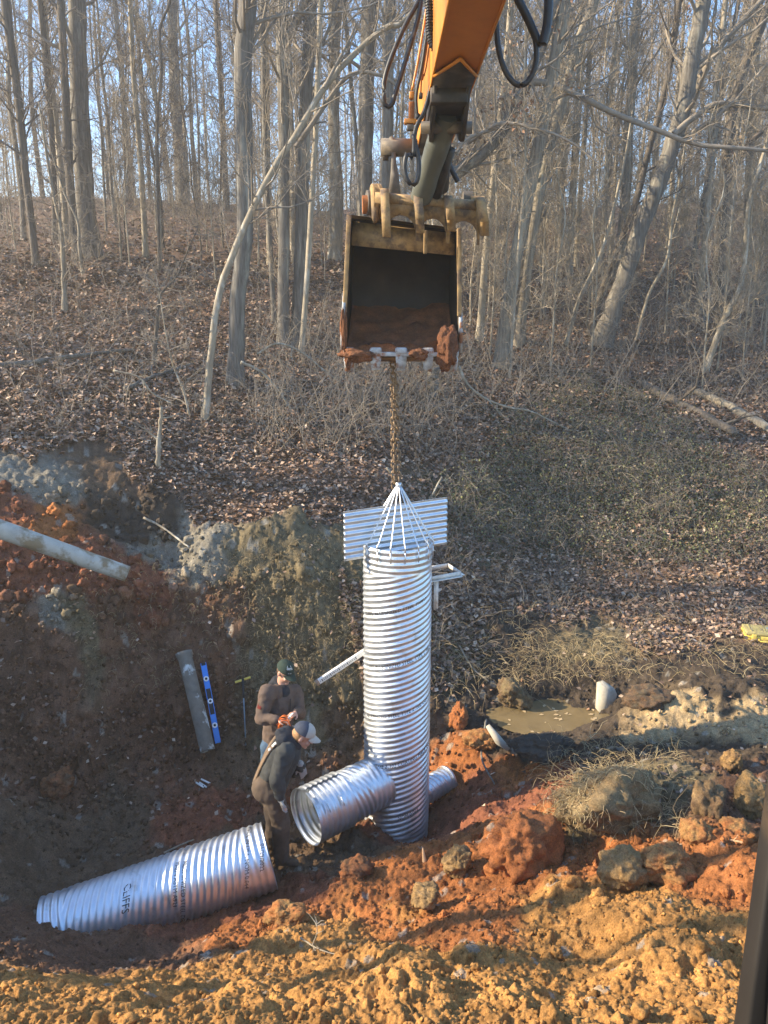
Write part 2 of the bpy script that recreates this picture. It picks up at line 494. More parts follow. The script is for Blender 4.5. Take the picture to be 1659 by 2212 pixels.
# lookup grids (fine near, coarse far)
GF = (np.linspace(-16, 16, 321), np.linspace(-2, 20, 221))
GCo = (np.linspace(-260, 260, 321), np.linspace(-80, 320, 251))
HF = base_h_exact(*np.meshgrid(*GF, indexing='ij'))
HC = base_h_exact(*np.meshgrid(*GCo, indexing='ij'))
def _bil(G, H, x, y):
    gx, gy = G
    fx = np.clip((x - gx[0]) / (gx[1] - gx[0]), 0, len(gx) - 1.001)
    fy = np.clip((y - gy[0]) / (gy[1] - gy[0]), 0, len(gy) - 1.001)
    ix, iy = fx.astype(int), fy.astype(int)
    fx, fy = fx - ix, fy - iy
    return (H[ix, iy] * (1 - fx) + H[ix + 1, iy] * fx) * (1 - fy) + (H[ix, iy + 1] * (1 - fx) + H[ix + 1, iy + 1] * fx) * fy
def base_h(x, y):
    x, y = np.asarray(x, float), np.asarray(y, float)
    fine = (np.abs(x) < 15.5) & (y > -1.5) & (y < 19.5)
    return np.where(fine, _bil(GF, HF, x, y), _bil(GCo, HC, x, y))

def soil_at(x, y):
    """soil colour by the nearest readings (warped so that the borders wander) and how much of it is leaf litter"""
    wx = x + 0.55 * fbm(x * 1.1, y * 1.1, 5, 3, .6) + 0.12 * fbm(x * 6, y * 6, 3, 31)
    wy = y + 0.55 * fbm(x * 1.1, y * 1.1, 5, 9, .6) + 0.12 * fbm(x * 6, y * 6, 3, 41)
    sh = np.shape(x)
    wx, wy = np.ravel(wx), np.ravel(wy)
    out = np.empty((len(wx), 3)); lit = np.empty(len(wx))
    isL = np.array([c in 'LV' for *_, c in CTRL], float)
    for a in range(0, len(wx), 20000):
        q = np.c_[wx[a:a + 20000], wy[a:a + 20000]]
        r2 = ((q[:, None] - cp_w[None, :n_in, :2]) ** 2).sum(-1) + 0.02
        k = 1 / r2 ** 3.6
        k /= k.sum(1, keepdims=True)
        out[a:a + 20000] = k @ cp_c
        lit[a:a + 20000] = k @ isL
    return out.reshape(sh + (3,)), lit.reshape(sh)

def crag(x, y, s, tilt=1.1, round_=.9):
    """angular lumps: the upper hull of tilted domes on random cell points"""
    ix, iy = np.floor(x), np.floor(y)
    out = np.full(np.shape(x), -9.0)
    for dx in (-1, 0, 1):
        for dy in (-1, 0, 1):
            cx, cy = ix + dx, iy + dy
            ox, oy = x - cx - _h(cx, cy, s), y - cy - _h(cx, cy, s + 1)
            v = _h(cx, cy, s + 2) * .8 + (_h(cx, cy, s + 3) - .5) * tilt * ox + (_h(cx, cy, s + 4) - .5) * tilt * oy - round_ * (ox * ox + oy * oy)
            out = np.maximum(out, v)
    return out

def detail(x, y, lit):
    """clods and crumbs where the earth is dug, soft bumps under the leaves"""
    d = 1 - sstep(0.35, 0.65, lit)
    n = 0.10 * fbm(x * 0.9, y * 0.9, 4, 50) + 1.1 * sstep(32, 50, y) * fbm(x * .10, y * .07, 4, 51)
    mod = sstep(-0.25, 0.45, fbm(x * 0.7, y * 0.7, 3, 77))
    w1, w2 = fbm(x * 3, y * 3, 5, 201, .65), fbm(x * 3, y * 3, 5, 207, .65)
    xa, ya = x + .14 * w1, y + .14 * w2
    c = .25 * mod * crag(xa / .55, ya / .55, 60) + (.055 * (.25 + .75 * mod)) * crag(xa / .21, ya / .21, 70) + .028 * crag(xa / .09 + w2, ya / .09, 80, 1.6, 1.2)
    c = c + .020 * crag(x / .042 + w1 * 2, y / .042 + w2 * 2, 85, 1.8, 1.3) + 0.12 * fbm(x * 2.6, y * 2.6, 7, 90, .66) - .06
    mud = np.exp(-(((x - 4.3) / 1.3) ** 2 + ((y - 9.2) / .3) ** 2))
    c = c * (1 - .5 * mud) + mud * (.10 + .10 * fbm(x * 9, y * 9, 4, 97)) + mud * .08 * np.abs(fbm(x * 2, y * 2, 4, 96))
    return n + d * c + (1 - d) * 0.05 * fbm(x * 3, y * 3, 3, 91)

def ground_h(x, y):
    s, l = soil_at(x, y)
    return base_h(x, y) + detail(x, y, l)

def hit(X, Y, dmin=2.5, dmax=130):
    """first meeting of the sight line(s) with the bare ground"""
    X, Y = np.atleast_1d(np.asarray(X, float)), np.atleast_1d(np.asarray(Y, float))
    u, fy, fz = ray(X, Y)
    D = np.full(len(X), dmin)
    done = np.zeros(len(X), bool); res = np.full(len(X), np.nan)
    prev = D.copy()
    while True:
        t = D / fy
        under = (CAMZ + fz * t) < base_h(u * t, D)
        new = under & ~done
        res[new] = D[new]; done |= new
        if done.all() or D[~done].min() > dmax: break
        prev = D.copy(); D = np.where(done, D, D * 1.012)
    miss = np.isnan(res); res = np.where(miss, 1.0, res)
    lo, hi = res / 1.012, res.copy()
    for _ in range(12):
        m = (lo + hi) / 2
        t = m / fy
        un = (CAMZ + fz * t) < base_h(u * t, m)
        hi = np.where(un, m, hi); lo = np.where(un, lo, m)
    t = hi / fy
    return np.where(miss[:, None], np.nan, np.c_[u * t, hi, CAMZ + fz * t])       # nan where it meets nothing

def ground_mesh():
    th = np.r_[np.linspace(-1.45, -0.62, 70, endpoint=False), np.linspace(-0.62, 0.62, 640), np.linspace(0.62, 1.45, 70)[1:]]
    rr = np.r_[np.linspace(0.4, 2.9, 24, endpoint=False), 2.9 * (13.5 / 2.9) ** np.linspace(0, 1, 520, endpoint=False), 13.5 * (300 / 13.5) ** np.linspace(0, 1, 170)]
    T, R = np.meshgrid(th, rr, indexing='ij')
    x, y = R * np.sin(T), R * np.cos(T)
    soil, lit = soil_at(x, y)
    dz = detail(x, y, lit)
    z = base_h(x, y) + dz
    # steep cuts get rough sideways too
    e = 0.15
    slope = np.hypot(base_h(x + e, y) - base_h(x - e, y), base_h(x, y + e) - base_h(x, y - e)) / (2 * e)
    st = sstep(0.6, 1.3, slope) * (R < 14)
    y2 = y + st * (0.20 * fbm(x * 2.0, z * 2.6, 5, 120, .6) - 0.11 * crag(x / .34 + .3 * fbm(x * 3, z * 3, 3, 5), z / .26, 122) - .06 * crag(x / .11, z / .10, 123, 1.6, 1.2) + .12)
    V = np.stack([x, y2, z], -1)
    # soil speckle of its own: stones, roots, colour of separate clods
    sp = 1 + 0.35 * fbm(x * 11, y * 11, 3, 140)
    soil = np.clip(soil * sp[..., None], .01, .8)
    stone = (lumps(x / .09, z * 0 + y / .09, 150, .05) > .26) & (lit < .5)
    soil[stone] = soil[stone] * .4 + np.array([.26, .24, .2]) * .6
    nt_, nr = T.shape
    i = np.arange(nt_ - 1)[:, None] * nr + np.arange(nr - 1)[None]
    q = np.stack([i, i + 1, i + nr + 1, i + nr], -1).reshape(-1, 4)
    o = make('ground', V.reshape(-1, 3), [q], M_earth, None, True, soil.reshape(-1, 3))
    tag(o, 'dug red and yellow clay below a leaf covered wooded hillside', kind='structure')
    return o
ground_mesh()
# muddy water in the creek
WZ = .84
M_water = mat('muddy_water', (.17, .125, .062), var=.25, scale=2.5, rough=.06, spec=.6, bump=.002, bscale=9)
c = P(1230, 1560, 9.4)
a = np.linspace(0, 2 * pi, 40, endpoint=False)
ring = np.c_[PUD[0] - .1 + 1.4 * np.cos(a), PUD[1] + 0.80 * np.sin(a), np.full(40, WZ)]
wat = make('water', ring, [np.array([list(range(40))])], M_water, None, False)
tag(wat, 'shallow brown muddy water pooled in the creek bed', kind='structure')
# ------------------------------------------------------------------ trees
def unit(v): return v / (np.linalg.norm(v, axis=-1, keepdims=True) + 1e-9)

def grow(PP, PR, m, lo, hi, ang, k, r, tmin=0.15, trop=0.10, wander=0.22, ratio=0.5, tip=0.25, rel=True, minr=0.0):
    """m children on each parent polyline PP (N,K,3) with radii PR (N,K)"""
    N, K = PR.shape
    t = r.uniform(tmin, 0.98, (N, m)) * (K - 1)
    i = np.clip(t.astype(int), 0, K - 2)
    f = (t - i)[..., None]
    n = np.arange(N)[:, None]
    p0 = PP[n, i] * (1 - f) + PP[n, i + 1] * f
    tan = unit(PP[n, i + 1] - PP[n, i])
    r0 = (PR[n, i] * (1 - f[..., 0]) + PR[n, i + 1] * f[..., 0]) * ratio * r.uniform(.6, 1.1, (N, m))
    plen = np.linalg.norm(np.diff(PP, axis=1), axis=2).sum(1)[:, None]
    L = r.uniform(lo, hi, (N, m)) * (plen if rel else 1.0) * (1 - 0.45 * t / (K - 1))
    a = np.radians(r.uniform(ang[0], ang[1], (N, m)))[..., None]
    perp = unit(np.cross(tan, r.normal(size=(N, m, 3))))
    d = unit(np.cos(a) * tan + np.sin(a) * perp).reshape(-1, 3)
    p = p0.reshape(-1, 3); L = L.reshape(-1, 1); r0 = np.maximum(r0.reshape(-1), minr)
    C = [p]
    for s in range(k - 1):
        p = p + d * L / (k - 1)
        C.append(p)
        d = unit(d + wander * r.normal(size=d.shape) + np.array([0, 0, trop]))
    C = np.stack(C, 1)
    R = r0[:, None] * np.linspace(1, tip, k)[None]
    return C, R

def trunk_geo(line, radii, r, sides=11, rough=.06):
    n = max(14, 5 * len(line))
    L = spline(line, n)
    s = np.linspace(0, 1, n)
    R = np.interp(s, np.linspace(0, 1, len(radii)), radii)
    d = np.r_[0, np.cumsum(np.linalg.norm(np.diff(L, axis=0), axis=1))]
    R = R * (1 + 0.55 * np.exp(-d / (2.2 * R[0] + .05)))
    L = L + r.normal(size=L.shape) * R[:, None] * 0.05
    V, Q = tubes(L[None], R[None], sides)
    V = V.reshape(n, sides, 3)
    k = 1 + rough * r.normal(size=(1, sides, 1)) + rough * .25 * r.normal(size=(n, sides, 1))
    V = L[:, None] + (V - L[:, None]) * k
    return L, R, V.reshape(-1, 3), Q

def crown_geo(L, R, r, n1=26, n2=7, n3=4, n4=0, fat=1.0, t0=.25, len1=(.12, .34), trop1=.12, ang1=(35, 75)):
    out = []
    A, AR = grow(L[None], R[None], n1, *len1, ang1, 8, r, tmin=t0, trop=trop1, wander=.16, ratio=.30, tip=.2, minr=.012 * fat)
    out.append((A, AR, 5))
    B, BR = grow(A, AR, n2, .25, .6, (28, 62), 6, r, tmin=.2, trop=.07, wander=.22, ratio=.55, tip=.35, minr=.007 * fat)
    out.append((B, BR, 4))
    Cc, CR = grow(B, BR, n3, .3, .7, (25, 60), 4, r, tmin=.2, trop=.05, wander=.25, ratio=.6, tip=.45, minr=.0052 * fat)
    out.append((Cc, CR, 3))
    if n4:
        Dd, DR = grow(Cc, CR, n4, .35, .8, (25, 60), 3, r, tmin=.2, trop=.03, wander=.25, ratio=.7, tip=.5, minr=.004)
        out.append((Dd, DR, 3))
    return out

def curled_leaves(r, pos, size, colset, droop=True):
    """small two-triangle leaves at pos; returns V, F, C"""
    n = len(pos)
    a = unit(r.normal(size=(n, 3)) + (np.array([0, 0, -.8]) if droop else 0))
    b = unit(np.cross(a, r.normal(size=(n, 3))))
    nn = np.cross(a, b)
    s = size * r.uniform(.6, 1.3, (n, 1))
    V = np.stack([pos, pos + a * s * .5 + b * s * .33 + nn * s * .18, pos + a * s, pos + a * s * .5 - b * s * .33 + nn * s * .18], 1)
    i = np.arange(n)[:, None] * 4
    F = np.concatenate([i + np.array([[0, 1, 2]]), i + np.array([[0, 2, 3]])])
    cs = np.array(colset)[r.integers(0, len(colset), n)] * r.uniform(.7, 1.25, (n, 1))
    return V.reshape(-1, 3), F, np.repeat(cs, 4, 0)

BROWN = [(.23, .13, .075), (.17, .09, .05), (.29, .18, .11), (.20, .115, .08), (.34, .23, .15), (.13, .08, .055)]

def tree(name, label, line, radii, seed, bark, twig, group=None, cat='tree', crown=None, leaves=0, extra=None, loc=None):
    r = np.random.default_rng(seed)
    L, R, V, Q = trunk_geo(line, radii, r)
    foot = L[0] if loc is None else loc
    t = thing(name, foot, label, cat, group)
    make('trunk', V, [Q], bark, t)
    parts = crown_geo(L, R, r, **(crown or {}))
    if extra is not None:           # limbs traced one by one
        for pts, rad in extra:
            LL = spline(pts, 14)
            RR = np.interp(np.linspace(0, 1, 14), np.linspace(0, 1, len(rad)), rad)
            parts.append((LL[None], RR[None], 8))
            B, BR = grow(LL[None], RR[None], 12, .12, .35, (30, 65), 7, r, tmin=.15, trop=.06, ratio=.4, tip=.3, minr=.008)
            parts.append((B, BR, 4))
            Cc, CR = grow(B, BR, 6, .25, .55, (25, 60), 4, r, tmin=.15, ratio=.6, tip=.4, minr=.004)
            parts.append((Cc, CR, 3))
    g = Geo()
    for A, AR, s in parts:
        v, q = tubes(A, AR, s)
        g.add(v, q)
    g.build('crown', twig, t)
    if leaves:
        A = parts[2][0].reshape(-1, 3)
        c0 = A[r.integers(0, len(A), max(1, leaves // 14))]
        pos = c0[r.integers(0, len(c0), leaves)] + r.normal(size=(leaves, 3)) * .13
        v, f, c = curled_leaves(r, pos, .11, BROWN)
        make('dead_leaves', v, [f], M_leaf, t, False, c)
    return t

def traced(name, label, px, w0, w1, seed, bark, twig, rise=6.0, D=None, crown=None, limbs=None, leaves=0, lean=0.0, group=None):
    """px: picture points from foot to top; the foot is set on the ground it meets"""
    px = np.array(px, float)
    if D is None:
        h = hit(px[0, 0], px[0, 1])[0]
        while np.isnan(h[0]) or h[1] > 60:
            px[0, 1] += 8
            h = hit(px[0, 0], px[0, 1])[0]
        D = h[1]
    n = len(px)
    Ds = D + lean * np.linspace(0, 1, n)
    pts = [P(x, y, d) for (x, y), d in zip(px, Ds)]
    pts[0][2] -= .15
    top = unit(pts[-1] - pts[-2])
    top = unit(top + np.array([0, 0, .6]))
    pts += [pts[-1] + top * rise * .5, pts[-1] + top * rise]
    s = scale_at(px[0, 0], px[0, 1], D)
    w0, w1 = w0 * .88, w1 * .88
    radii = list(np.linspace(w0, w1, n) / s / 2) + [w1 / s / 2 * .75, w1 / s / 2 * .4]
    ex = None
    if limbs:
        ex = [([P(x, y, D + dd) for x, y in pl], [a / s / 2, b / s / 2]) for pl, a, b, dd in limbs]
    return tree(name, label, pts, radii, seed, bark, twig, group, crown=crown, extra=ex, leaves=leaves)

SL = dict(n1=30, n2=7, n3=5, n4=2, t0=.18, len1=(.07, .24), ang1=(30, 70))       # slender
BG = dict(n1=22, n2=7, n3=5, n4=2, t0=.35, len1=(.12, .34), ang1=(30, 70))  # big
LOW = dict(n1=22, n2=7, n3=5, t0=.08, len1=(.12, .38), ang1=(45, 85), trop1=.03)

TR = [
 # left of the digger, far to near
 ('dark tree at the left picture edge, leaning in over the slope', [(78, 572), (58, 400), (38, 200), (20, 80), (8, -20)], 17, 22, M_bark_dark, M_twig_dark, SL, None),
 ('thin dark trunk second from the left edge of the picture', [(95, 430), (82, 350), (67, 200), (64, -20)], 13, 10, M_bark_dark, M_twig_dark, SL, None),
 ('slim dark trunk beside the broadest trunk at the left, with a slight lean', [(120, 520), (112, 300), (98, 120), (85, -20)], 15, 13, M_bark_dark, M_twig_dark, SL, None),
 ('dark middling trunk just left of the broadest trunk, forked at the picture top', [(168, 560), (150, 380), (141, 200), (130, -20)], 22, 18, M_bark_dark, M_twig_dark, SL, [([(131, 40), (118, 10), (90, -15)], 10, 6, 0)]),
 ('broadest grey trunk on the left hillside, flared at its foot', [(197, 552), (188, 480), (176, 300), (168, 120), (166, -20)], 44, 40, M_bark, M_twig, BG, None),
 ('very thin leaning trunk right of the broadest left trunk', [(236, 440), (226, 340), (214, 220), (200, -20)], 9, 6, M_bark, M_twig_dark, SL, None),
 ('straight slim trunk standing alone against blue sky at the left ridge', [(281, 452), (272, 320), (262, 150), (246, -20)], 14, 11, M_bark, M_twig_dark, SL, None),
 ('slim trunk with a kink halfway, on the ridge against blue sky', [(325, 445), (318, 320), (303, 170), (294, -20)], 10, 8, M_bark, M_twig_dark, SL, None),
 ('pale trunk leaning left, across the blue sky of the left ridge', [(372, 445), (356, 330), (338, 220), (318, 120), (300, 40), (262, -20)], 14, 11, M_bark_pale, M_twig, SL, None),
 ('crooked thin dark sapling rooted low on the left leafy slope', [(344, 585), (342, 480), (340, 270), (349, 150), (346, 60), (372, -15)], 8, 6, M_bark_dark, M_twig_dark, SL, None),
 ('stout double trunk on the ridge, middle of the left sky', [(396, 455), (390, 350), (376, 180), (371, -20)], 26, 22, M_bark, M_twig, BG, None),
 ('slim trunk just left of the tall dark ridged trunk', [(492, 470), (481, 250), (474, 120), (466, -20)], 13, 12, M_bark_dark, M_twig_dark, SL, None),
 ('tall dark ridged trunk left of centre with its foot among saplings', [(507, 835), (514, 640), (528, 520), (527, 300), (524, 160), (530, 60), (534, -20)], 38, 42, M_bark, M_twig, BG, None),
 ('long pale trunk curving up to the right from the lower left slope', [(441, 905), (452, 800), (470, 650), (497, 565), (545, 452), (600, 350), (640, 290), (700, 190), (752, 130), (830, 60), (900, 20)], 19, 10, M_bark_pale, M_twig, SL, [([(640, 318), (700, 230), (745, 170), (780, 155), (830, 166), (862, 190)], 11, 6, .2), ([(700, 190), (760, 75), (768, 50)], 7, 4, -.2)]),
 ('thin smooth trunk close on the right of the tall dark ridged trunk', [(592, 700), (585, 550), (575, 400), (570, 200), (565, -20)], 13, 11, M_bark, M_twig, SL, None),
 ('grey beech trunk with a forked limb, left of the bucket', [(612, 742), (614, 550), (613, 250), (610, 120), (610, -20)], 28, 24, M_bark, M_twig, BG, [([(610, 150), (625, 80), (650, 20), (668, -20)], 18, 14, 0)]),
 ('mottled dark trunk, third from the left of the bucket', [(640, 742), (650, 540), (656, 350), (665, 150), (673, -20)], 28, 28, M_bark, M_twig, BG, None),
 ('slender white barked trunk leaning right, left of the bucket', [(650, 762), (664, 600), (676, 400), (686, 200), (693, -20)], 14, 12, M_bark_pale, M_twig, SL, None),
 ('broad pale trunk behind the bucket, between white bark and arm', [(722, 560), (722, 440), (720, 250), (720, -20)], 29, 27, M_bark_pale, M_twig, BG, None),
 ('big furrowed trunk directly behind the left bucket corner', [(786, 600), (789, 420), (793, 200), (800, -20)], 34, 34, M_bark, M_twig, BG, None),
 ('straight grey trunk close left of the digger arm', [(832, 640), (836, 400), (838, 200), (842, -20)], 26, 26, M_bark, M_twig, BG, None),
 # right of the digger
 ('thin pale trunk rising behind the right edge of the bucket', [(1035, 735), (1052, 520), (1070, 350), (1090, 180), (1106, -20)], 17, 13, M_bark_pale, M_twig, SL, None),
 ('furrowed trunk leaning right, first thick one right of the bucket', [(1078, 792), (1098, 650), (1128, 480), (1160, 330), (1190, 170), (1222, 0), (1228, -30)], 32, 24, M_bark, M_twig, BG, None),
 ('furrowed trunk leaning right, behind the first thick one right of the bucket', [(1118, 742), (1140, 560), (1172, 380), (1215, 210), (1250, 90), (1288, -20)], 26, 24, M_bark, M_twig, SL, None),
 ('heaviest right hand trunk leaning to the right, forked near the top', [(1298, 740), (1335, 640), (1382, 500), (1425, 390), (1456, 300), (1480, 220), (1500, 100), (1524, -20)], 42, 30, M_bark, M_twig, BG, [([(1456, 290), (1490, 260), (1545, 225), (1600, 228), (1660, 235)], 13, 9, -.4), ([(1490, 230), (1540, 120), (1600, 50), (1655, -10)], 17, 10, .4)]),
 ('dark slim trunk parallel to the heaviest right hand trunk', [(1272, 720), (1310, 600), (1372, 440), (1400, 330), (1440, 180), (1470, -20)], 17, 13, M_bark_dark, M_twig_dark, SL, None),
 ('thin white sapling leaning right below the heaviest right hand trunk', [(1218, 745), (1250, 650), (1300, 540), (1330, 430), (1352, 330)], 11, 7, M_bark_pale, M_twig, LOW, None),
 ('white sapling leaning right in front of red brown leaf slope', [(1372, 735), (1400, 640), (1440, 560), (1452, 470), (1466, 400)], 8, 6, M_bark_pale, M_twig, LOW, None),
 ('twisted pale trunk leaning right above the mossy log', [(1520, 800), (1560, 700), (1598, 620), (1610, 540), (1618, 440), (1650, 330)], 16, 10, M_bark_pale, M_twig, LOW, None),
 ('dark crooked trunk at the upper right with arching limbs', [(1560, 720), (1550, 600), (1560, 450), (1572, 330), (1590, 200), (1640, 60), (1670, -20)], 24, 20, M_bark_dark, M_twig_dark, BG, [([(1566, 400), (1620, 310), (1665, 270)], 14, 9, -.5)]),
 ('straight grey trunk in the middle of the right hand wood', [(1335, 600), (1352, 420), (1360, 250), (1378, -20)], 24, 20, M_bark, M_twig, BG, None),
 ('mid brown trunk near the right edge of the wood', [(1612, 640), (1618, 450), (1624, 250), (1640, -20)], 22, 20, M_bark, M_twig, BG, None),
 ('tan trunk catching sun right of the hanging hoses', [(1228, 590), (1240, 380), (1252, 180), (1262, -20)], 18, 16, M_bark_pale, M_twig, SL, None),
 ('short slim sapling with two stems on the left leafy slope', [(140, 668), (138, 600), (133, 500), (118, 430), (100, 330)], 14, 7, M_bark, M_twig, LOW, [([(137, 560), (128, 500), (132, 440)], 6, 3, 0)]),
 ('bent thin sapling below the broadest left trunk', [(182, 600), (172, 540), (168, 480), (140, 420)], 10, 5, M_bark, M_twig, LOW, None),
 ('spindly sapling in the open middle of the left slope', [(262, 565), (259, 500), (254, 430), (240, 350)], 6, 4, M_bark, M_twig, LOW, None),
 ('bare whip of a sapling left of the long pale curving trunk', [(412, 900), (398, 850), (374, 790), (360, 730)], 6, 3, M_bark_pale, M_twig, LOW, None),
 ('knotty low sapling with a bent top above the gravel bank', [(330, 790), (338, 720), (346, 640), (380, 600)], 13, 5, M_bark_dark, M_twig, LOW, None),
]
for i, (lab, px, w0, w1, bk, tw, cr, limbs) in enumerate(TR):
    short = cr is LOW
    if i >= 21 and i != 24 and bk is M_bark: bk = M_bark_sunlit  # right hand grey trunks take the bark with sunshine in its colour
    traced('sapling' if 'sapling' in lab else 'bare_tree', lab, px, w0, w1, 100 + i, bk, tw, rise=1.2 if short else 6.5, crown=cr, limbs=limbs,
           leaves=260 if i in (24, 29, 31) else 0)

# leaning broken trunk right behind the digger arm, with its long bare limb
DD = float(hit(900, 770)[0][1])
tr_pts = [P(940, 430, DD), P(985, 375, DD), P(1050, 325, DD), P(1090, 275, DD), P(1122, 215, DD), P(1150, 150, DD), P(1180, 75, DD), P(1200, 10, DD), P(1210, -60, DD)]
gz = float(base_h(tr_pts[0][0] - .9, DD))
tr_pts = [np.array([tr_pts[0][0] - 1.1, DD, gz - .1]), np.array([tr_pts[0][0] - .75, DD, (gz + tr_pts[0][2]) / 2])] + tr_pts
tree('bare_tree', 'thick leaning trunk curving out from behind the digger arm', tr_pts, np.array([34, 32, 30, 30, 30, 28, 26, 24, 22, 20, 16]) / scale_at(1050, 325, DD) / 2, 401, M_bark, M_twig, crown=BG,
     extra=[([P(1145, 178, DD), P(1180, 176, DD), P(1255, 210, DD - .3), P(1330, 246, DD - .4), P(1420, 281, DD - .6), P(1505, 312, DD - .8), P(1600, 320, DD - 1), P(1700, 330, DD - 1)], [.085, .04]),
            ([P(1100, 262, DD), P(1060, 280, DD - .4), P(1010, 300, DD - .6), P(985, 330, DD - .8)], [.06, .03]),
            ([P(1010, 310, DD - .1), P(1075, 268, DD - .6), P(1150, 275, DD - .8), P(1230, 305, DD - 1.0), P(1300, 360, DD - 1.2)], [.05, .02])], leaves=420)

# ---- the wood behind: a few kinds of tree, copied
def proto(seed, H, r0, bark, twig, crown, leanx=.0, leaves=0, loc=(0, 0, -50)):
    r = np.random.default_rng(seed)
    n = 7
    z = np.linspace(-.2, H, n)
    x = leanx * z + r.normal(size=n) * .10 * np.linspace(0, 1, n) * 2
    y = r.normal(size=n) * .12 * np.linspace(0, 1, n) * 2
    x[0] = y[0] = 0
    line = np.c_[x, y, z] + np.array(loc)
    return tree('bare_tree', None, line, list(r0 * np.linspace(1, .35, n)), seed, bark, twig, crown=crown, leaves=leaves, loc=np.array(loc, float))
FAR = dict(fat=1.15, n1=38, n2=8, n3=6, t0=.12, len1=(.07, .24), ang1=(30, 72))
FARB = dict(fat=1.15, n1=34, n2=9, n3=6, t0=.25, len1=(.1, .3), ang1=(30, 70))
protos = [proto(11, 15, .065, M_bark, M_twig, FAR), proto(12, 17, .095, M_bark_pale, M_twig_sunlit, FARB), proto(13, 13, .045, M_bark_dark, M_twig_dark, FAR, .06),
          proto(14, 18, .12, M_bark, M_twig, FARB, .03), proto(15, 14, .055, M_bark_pale, M_twig_sunlit, FAR, -.03), proto(16, 16, .08, M_bark, M_twig, FARB, .08, leaves=160),
          proto(17, 11, .04, M_bark_pale, M_twig_sunlit, FAR, .04)]
used = set()
def copy_tree(root, loc, rz, s, label, group):
    i = protos.index(root)
    first = i not in used
    if first:
        used.add(i); r_ = root
    else:
        r_ = root.copy(); COL.objects.link(r_)
        for ch in root.children:
            c = ch.copy(); COL.objects.link(c); c.parent = r_
    r_.location = [float(q) for q in loc]
    r_.rotation_euler = (0, 0, rz)
    r_.scale = (s, s, s)
    tag(r_, label, 'tree', group)
    return r_
ZONES = [(-330, 230, 36, 'slender bare tree far back on the hillside at the left', 'far trees at the left'),
         (230, 560, 26, 'slender bare tree far back on the ridge below blue sky', 'far trees on the ridge'),
         (560, 900, 30, 'slender bare tree far back behind bucket and arm', 'far trees behind the bucket'),
         (900, 1270, 52, 'slender bare tree far back just right of the arm', 'far trees right of the arm'),
         (1270, 1990, 92, 'slender bare tree far back in the dense right hand wood', 'far trees at the right')]
r = np.random.default_rng(5)
for x0, x1, n, lab, grp in ZONES:
    for k in range(n):
        D = 27 + 48 * r.uniform() ** 1.1
        X = r.uniform(x0, x1)
        u, fy, fz = ray(X, 500)
        x = float(u * D / fy)
        pi_ = protos[int(r.integers(0, 7))] if x1 < 900 else protos[int(r.choice([0, 1, 4, 6, 1, 4, 5, 6]))]  # paler kinds favoured at the right, imitating sunlight on the wood by colour
        copy_tree(pi_, (x, D, float(base_h(x, D)) - .1), r.uniform(0, 6.28), r.uniform(.75, 1.25), lab, grp)
for x0, x1, n, lab, grp in ((880, 1760, 46, 'thin pale young tree among the brush of the right hand slope', 'young trees on the right slope'), (-60, 720, 16, 'thin young tree scattered over the left leafy slope', 'young trees on the left slope')):
    for k in range(n):
        D = r.uniform(20, 33); X = r.uniform(x0, x1)
        u, fy, fz = ray(X, 600); x = float(u * D / fy)
        copy_tree(protos[int(r.choice([6, 4, 2 if x1 < 900 else 6]))], (x, D, float(base_h(x, D)) - .1), r.uniform(0, 6.28), r.uniform(.45, .8), lab, grp)
# off to the left, outside the picture: the trees whose shadows stripe the slope and the clay
for k in range(9):
    x, y = -r.uniform(10, 26), r.uniform(2, 22)
    if y / max(1e-3, -x) > 2.1: continue
    copy_tree(protos[int(r.integers(0, 7))], (x, y, float(base_h(x, y)) - .1), r.uniform(0, 6.28), r.uniform(.8, 1.2), 'bare tree on the bank beyond the left side of the dig', 'trees beyond the left side')
for x, y, s_ in ((-11, 4.2, 1.1), (-9.5, 5.3, 1.0), (-15, 12.5, 1.2)):
    copy_tree(protos[3], (x, y, float(base_h(x, y)) - .1), x, s_, 'bare tree on the bank beyond the left side of the dig', 'trees beyond the left side')
# far wood that reads as one mass
g = Geo()
n = 150
D = r.uniform(62, 125, n); X = r.uniform(-200, 1860, n)
u, fy, fz = ray(X, 480)
x = u * D / fy
z = base_h(x, D)
H = r.uniform(12, 20, n)
PT = np.stack([np.c_[x + r.normal(size=n) * .3 * s, D, z - .3 + H * s] for s in (0, .3, .6, 1)], 1)
RT = r.uniform(.07, .2, (n, 1)) * np.array([[1, .8, .6, .2]])
v, q = tubes(PT, RT, 5); g.add(v, q)
A, AR = grow(PT, RT, 22, .1, .3, (30, 70), 5, r, tmin=.1, trop=.1, wander=.2, ratio=.3, tip=.3, minr=.014)
v, q = tubes(A, AR, 3); g.add(v, q)
B, BR = grow(A, AR, 5, .25, .6, (28, 62), 4, r, tmin=.2, ratio=.6, tip=.4, minr=.011)
v, q = tubes(B, BR, 3); g.add(v, q)
n = 2200
D = r.uniform(38, 80, n); X = r.uniform(-200, 1860, n)
u, fy, fz = ray(X, 480); x = u * D / fy; z = base_h(x, D); H = .7 + 3.6 * r.uniform(size=n) ** 2.2
PT = np.stack([np.c_[x + r.normal(size=n) * .3 * s * H, D + r.normal(size=n) * .2 * s, z - .1 + H * s] for s in (0, .35, .7, 1)], 1)
RT = r.uniform(.010, .022, (n, 1)) * np.array([[1, .8, .6, .3]])
v, q = tubes(PT, RT, 3); g.add(v, q)
A, AR = grow(PT, RT, 8, .2, .6, (25, 70), 4, r, tmin=.1, trop=.05, wander=.25, ratio=.6, tip=.4, minr=.009)
v, q = tubes(A, AR, 3); g.add(v, q)
o = g.build('distant_wood', M_twig)
tag(o, 'grey brown mass of far bare trees along the ridge', 'woodland', kind='stuff')
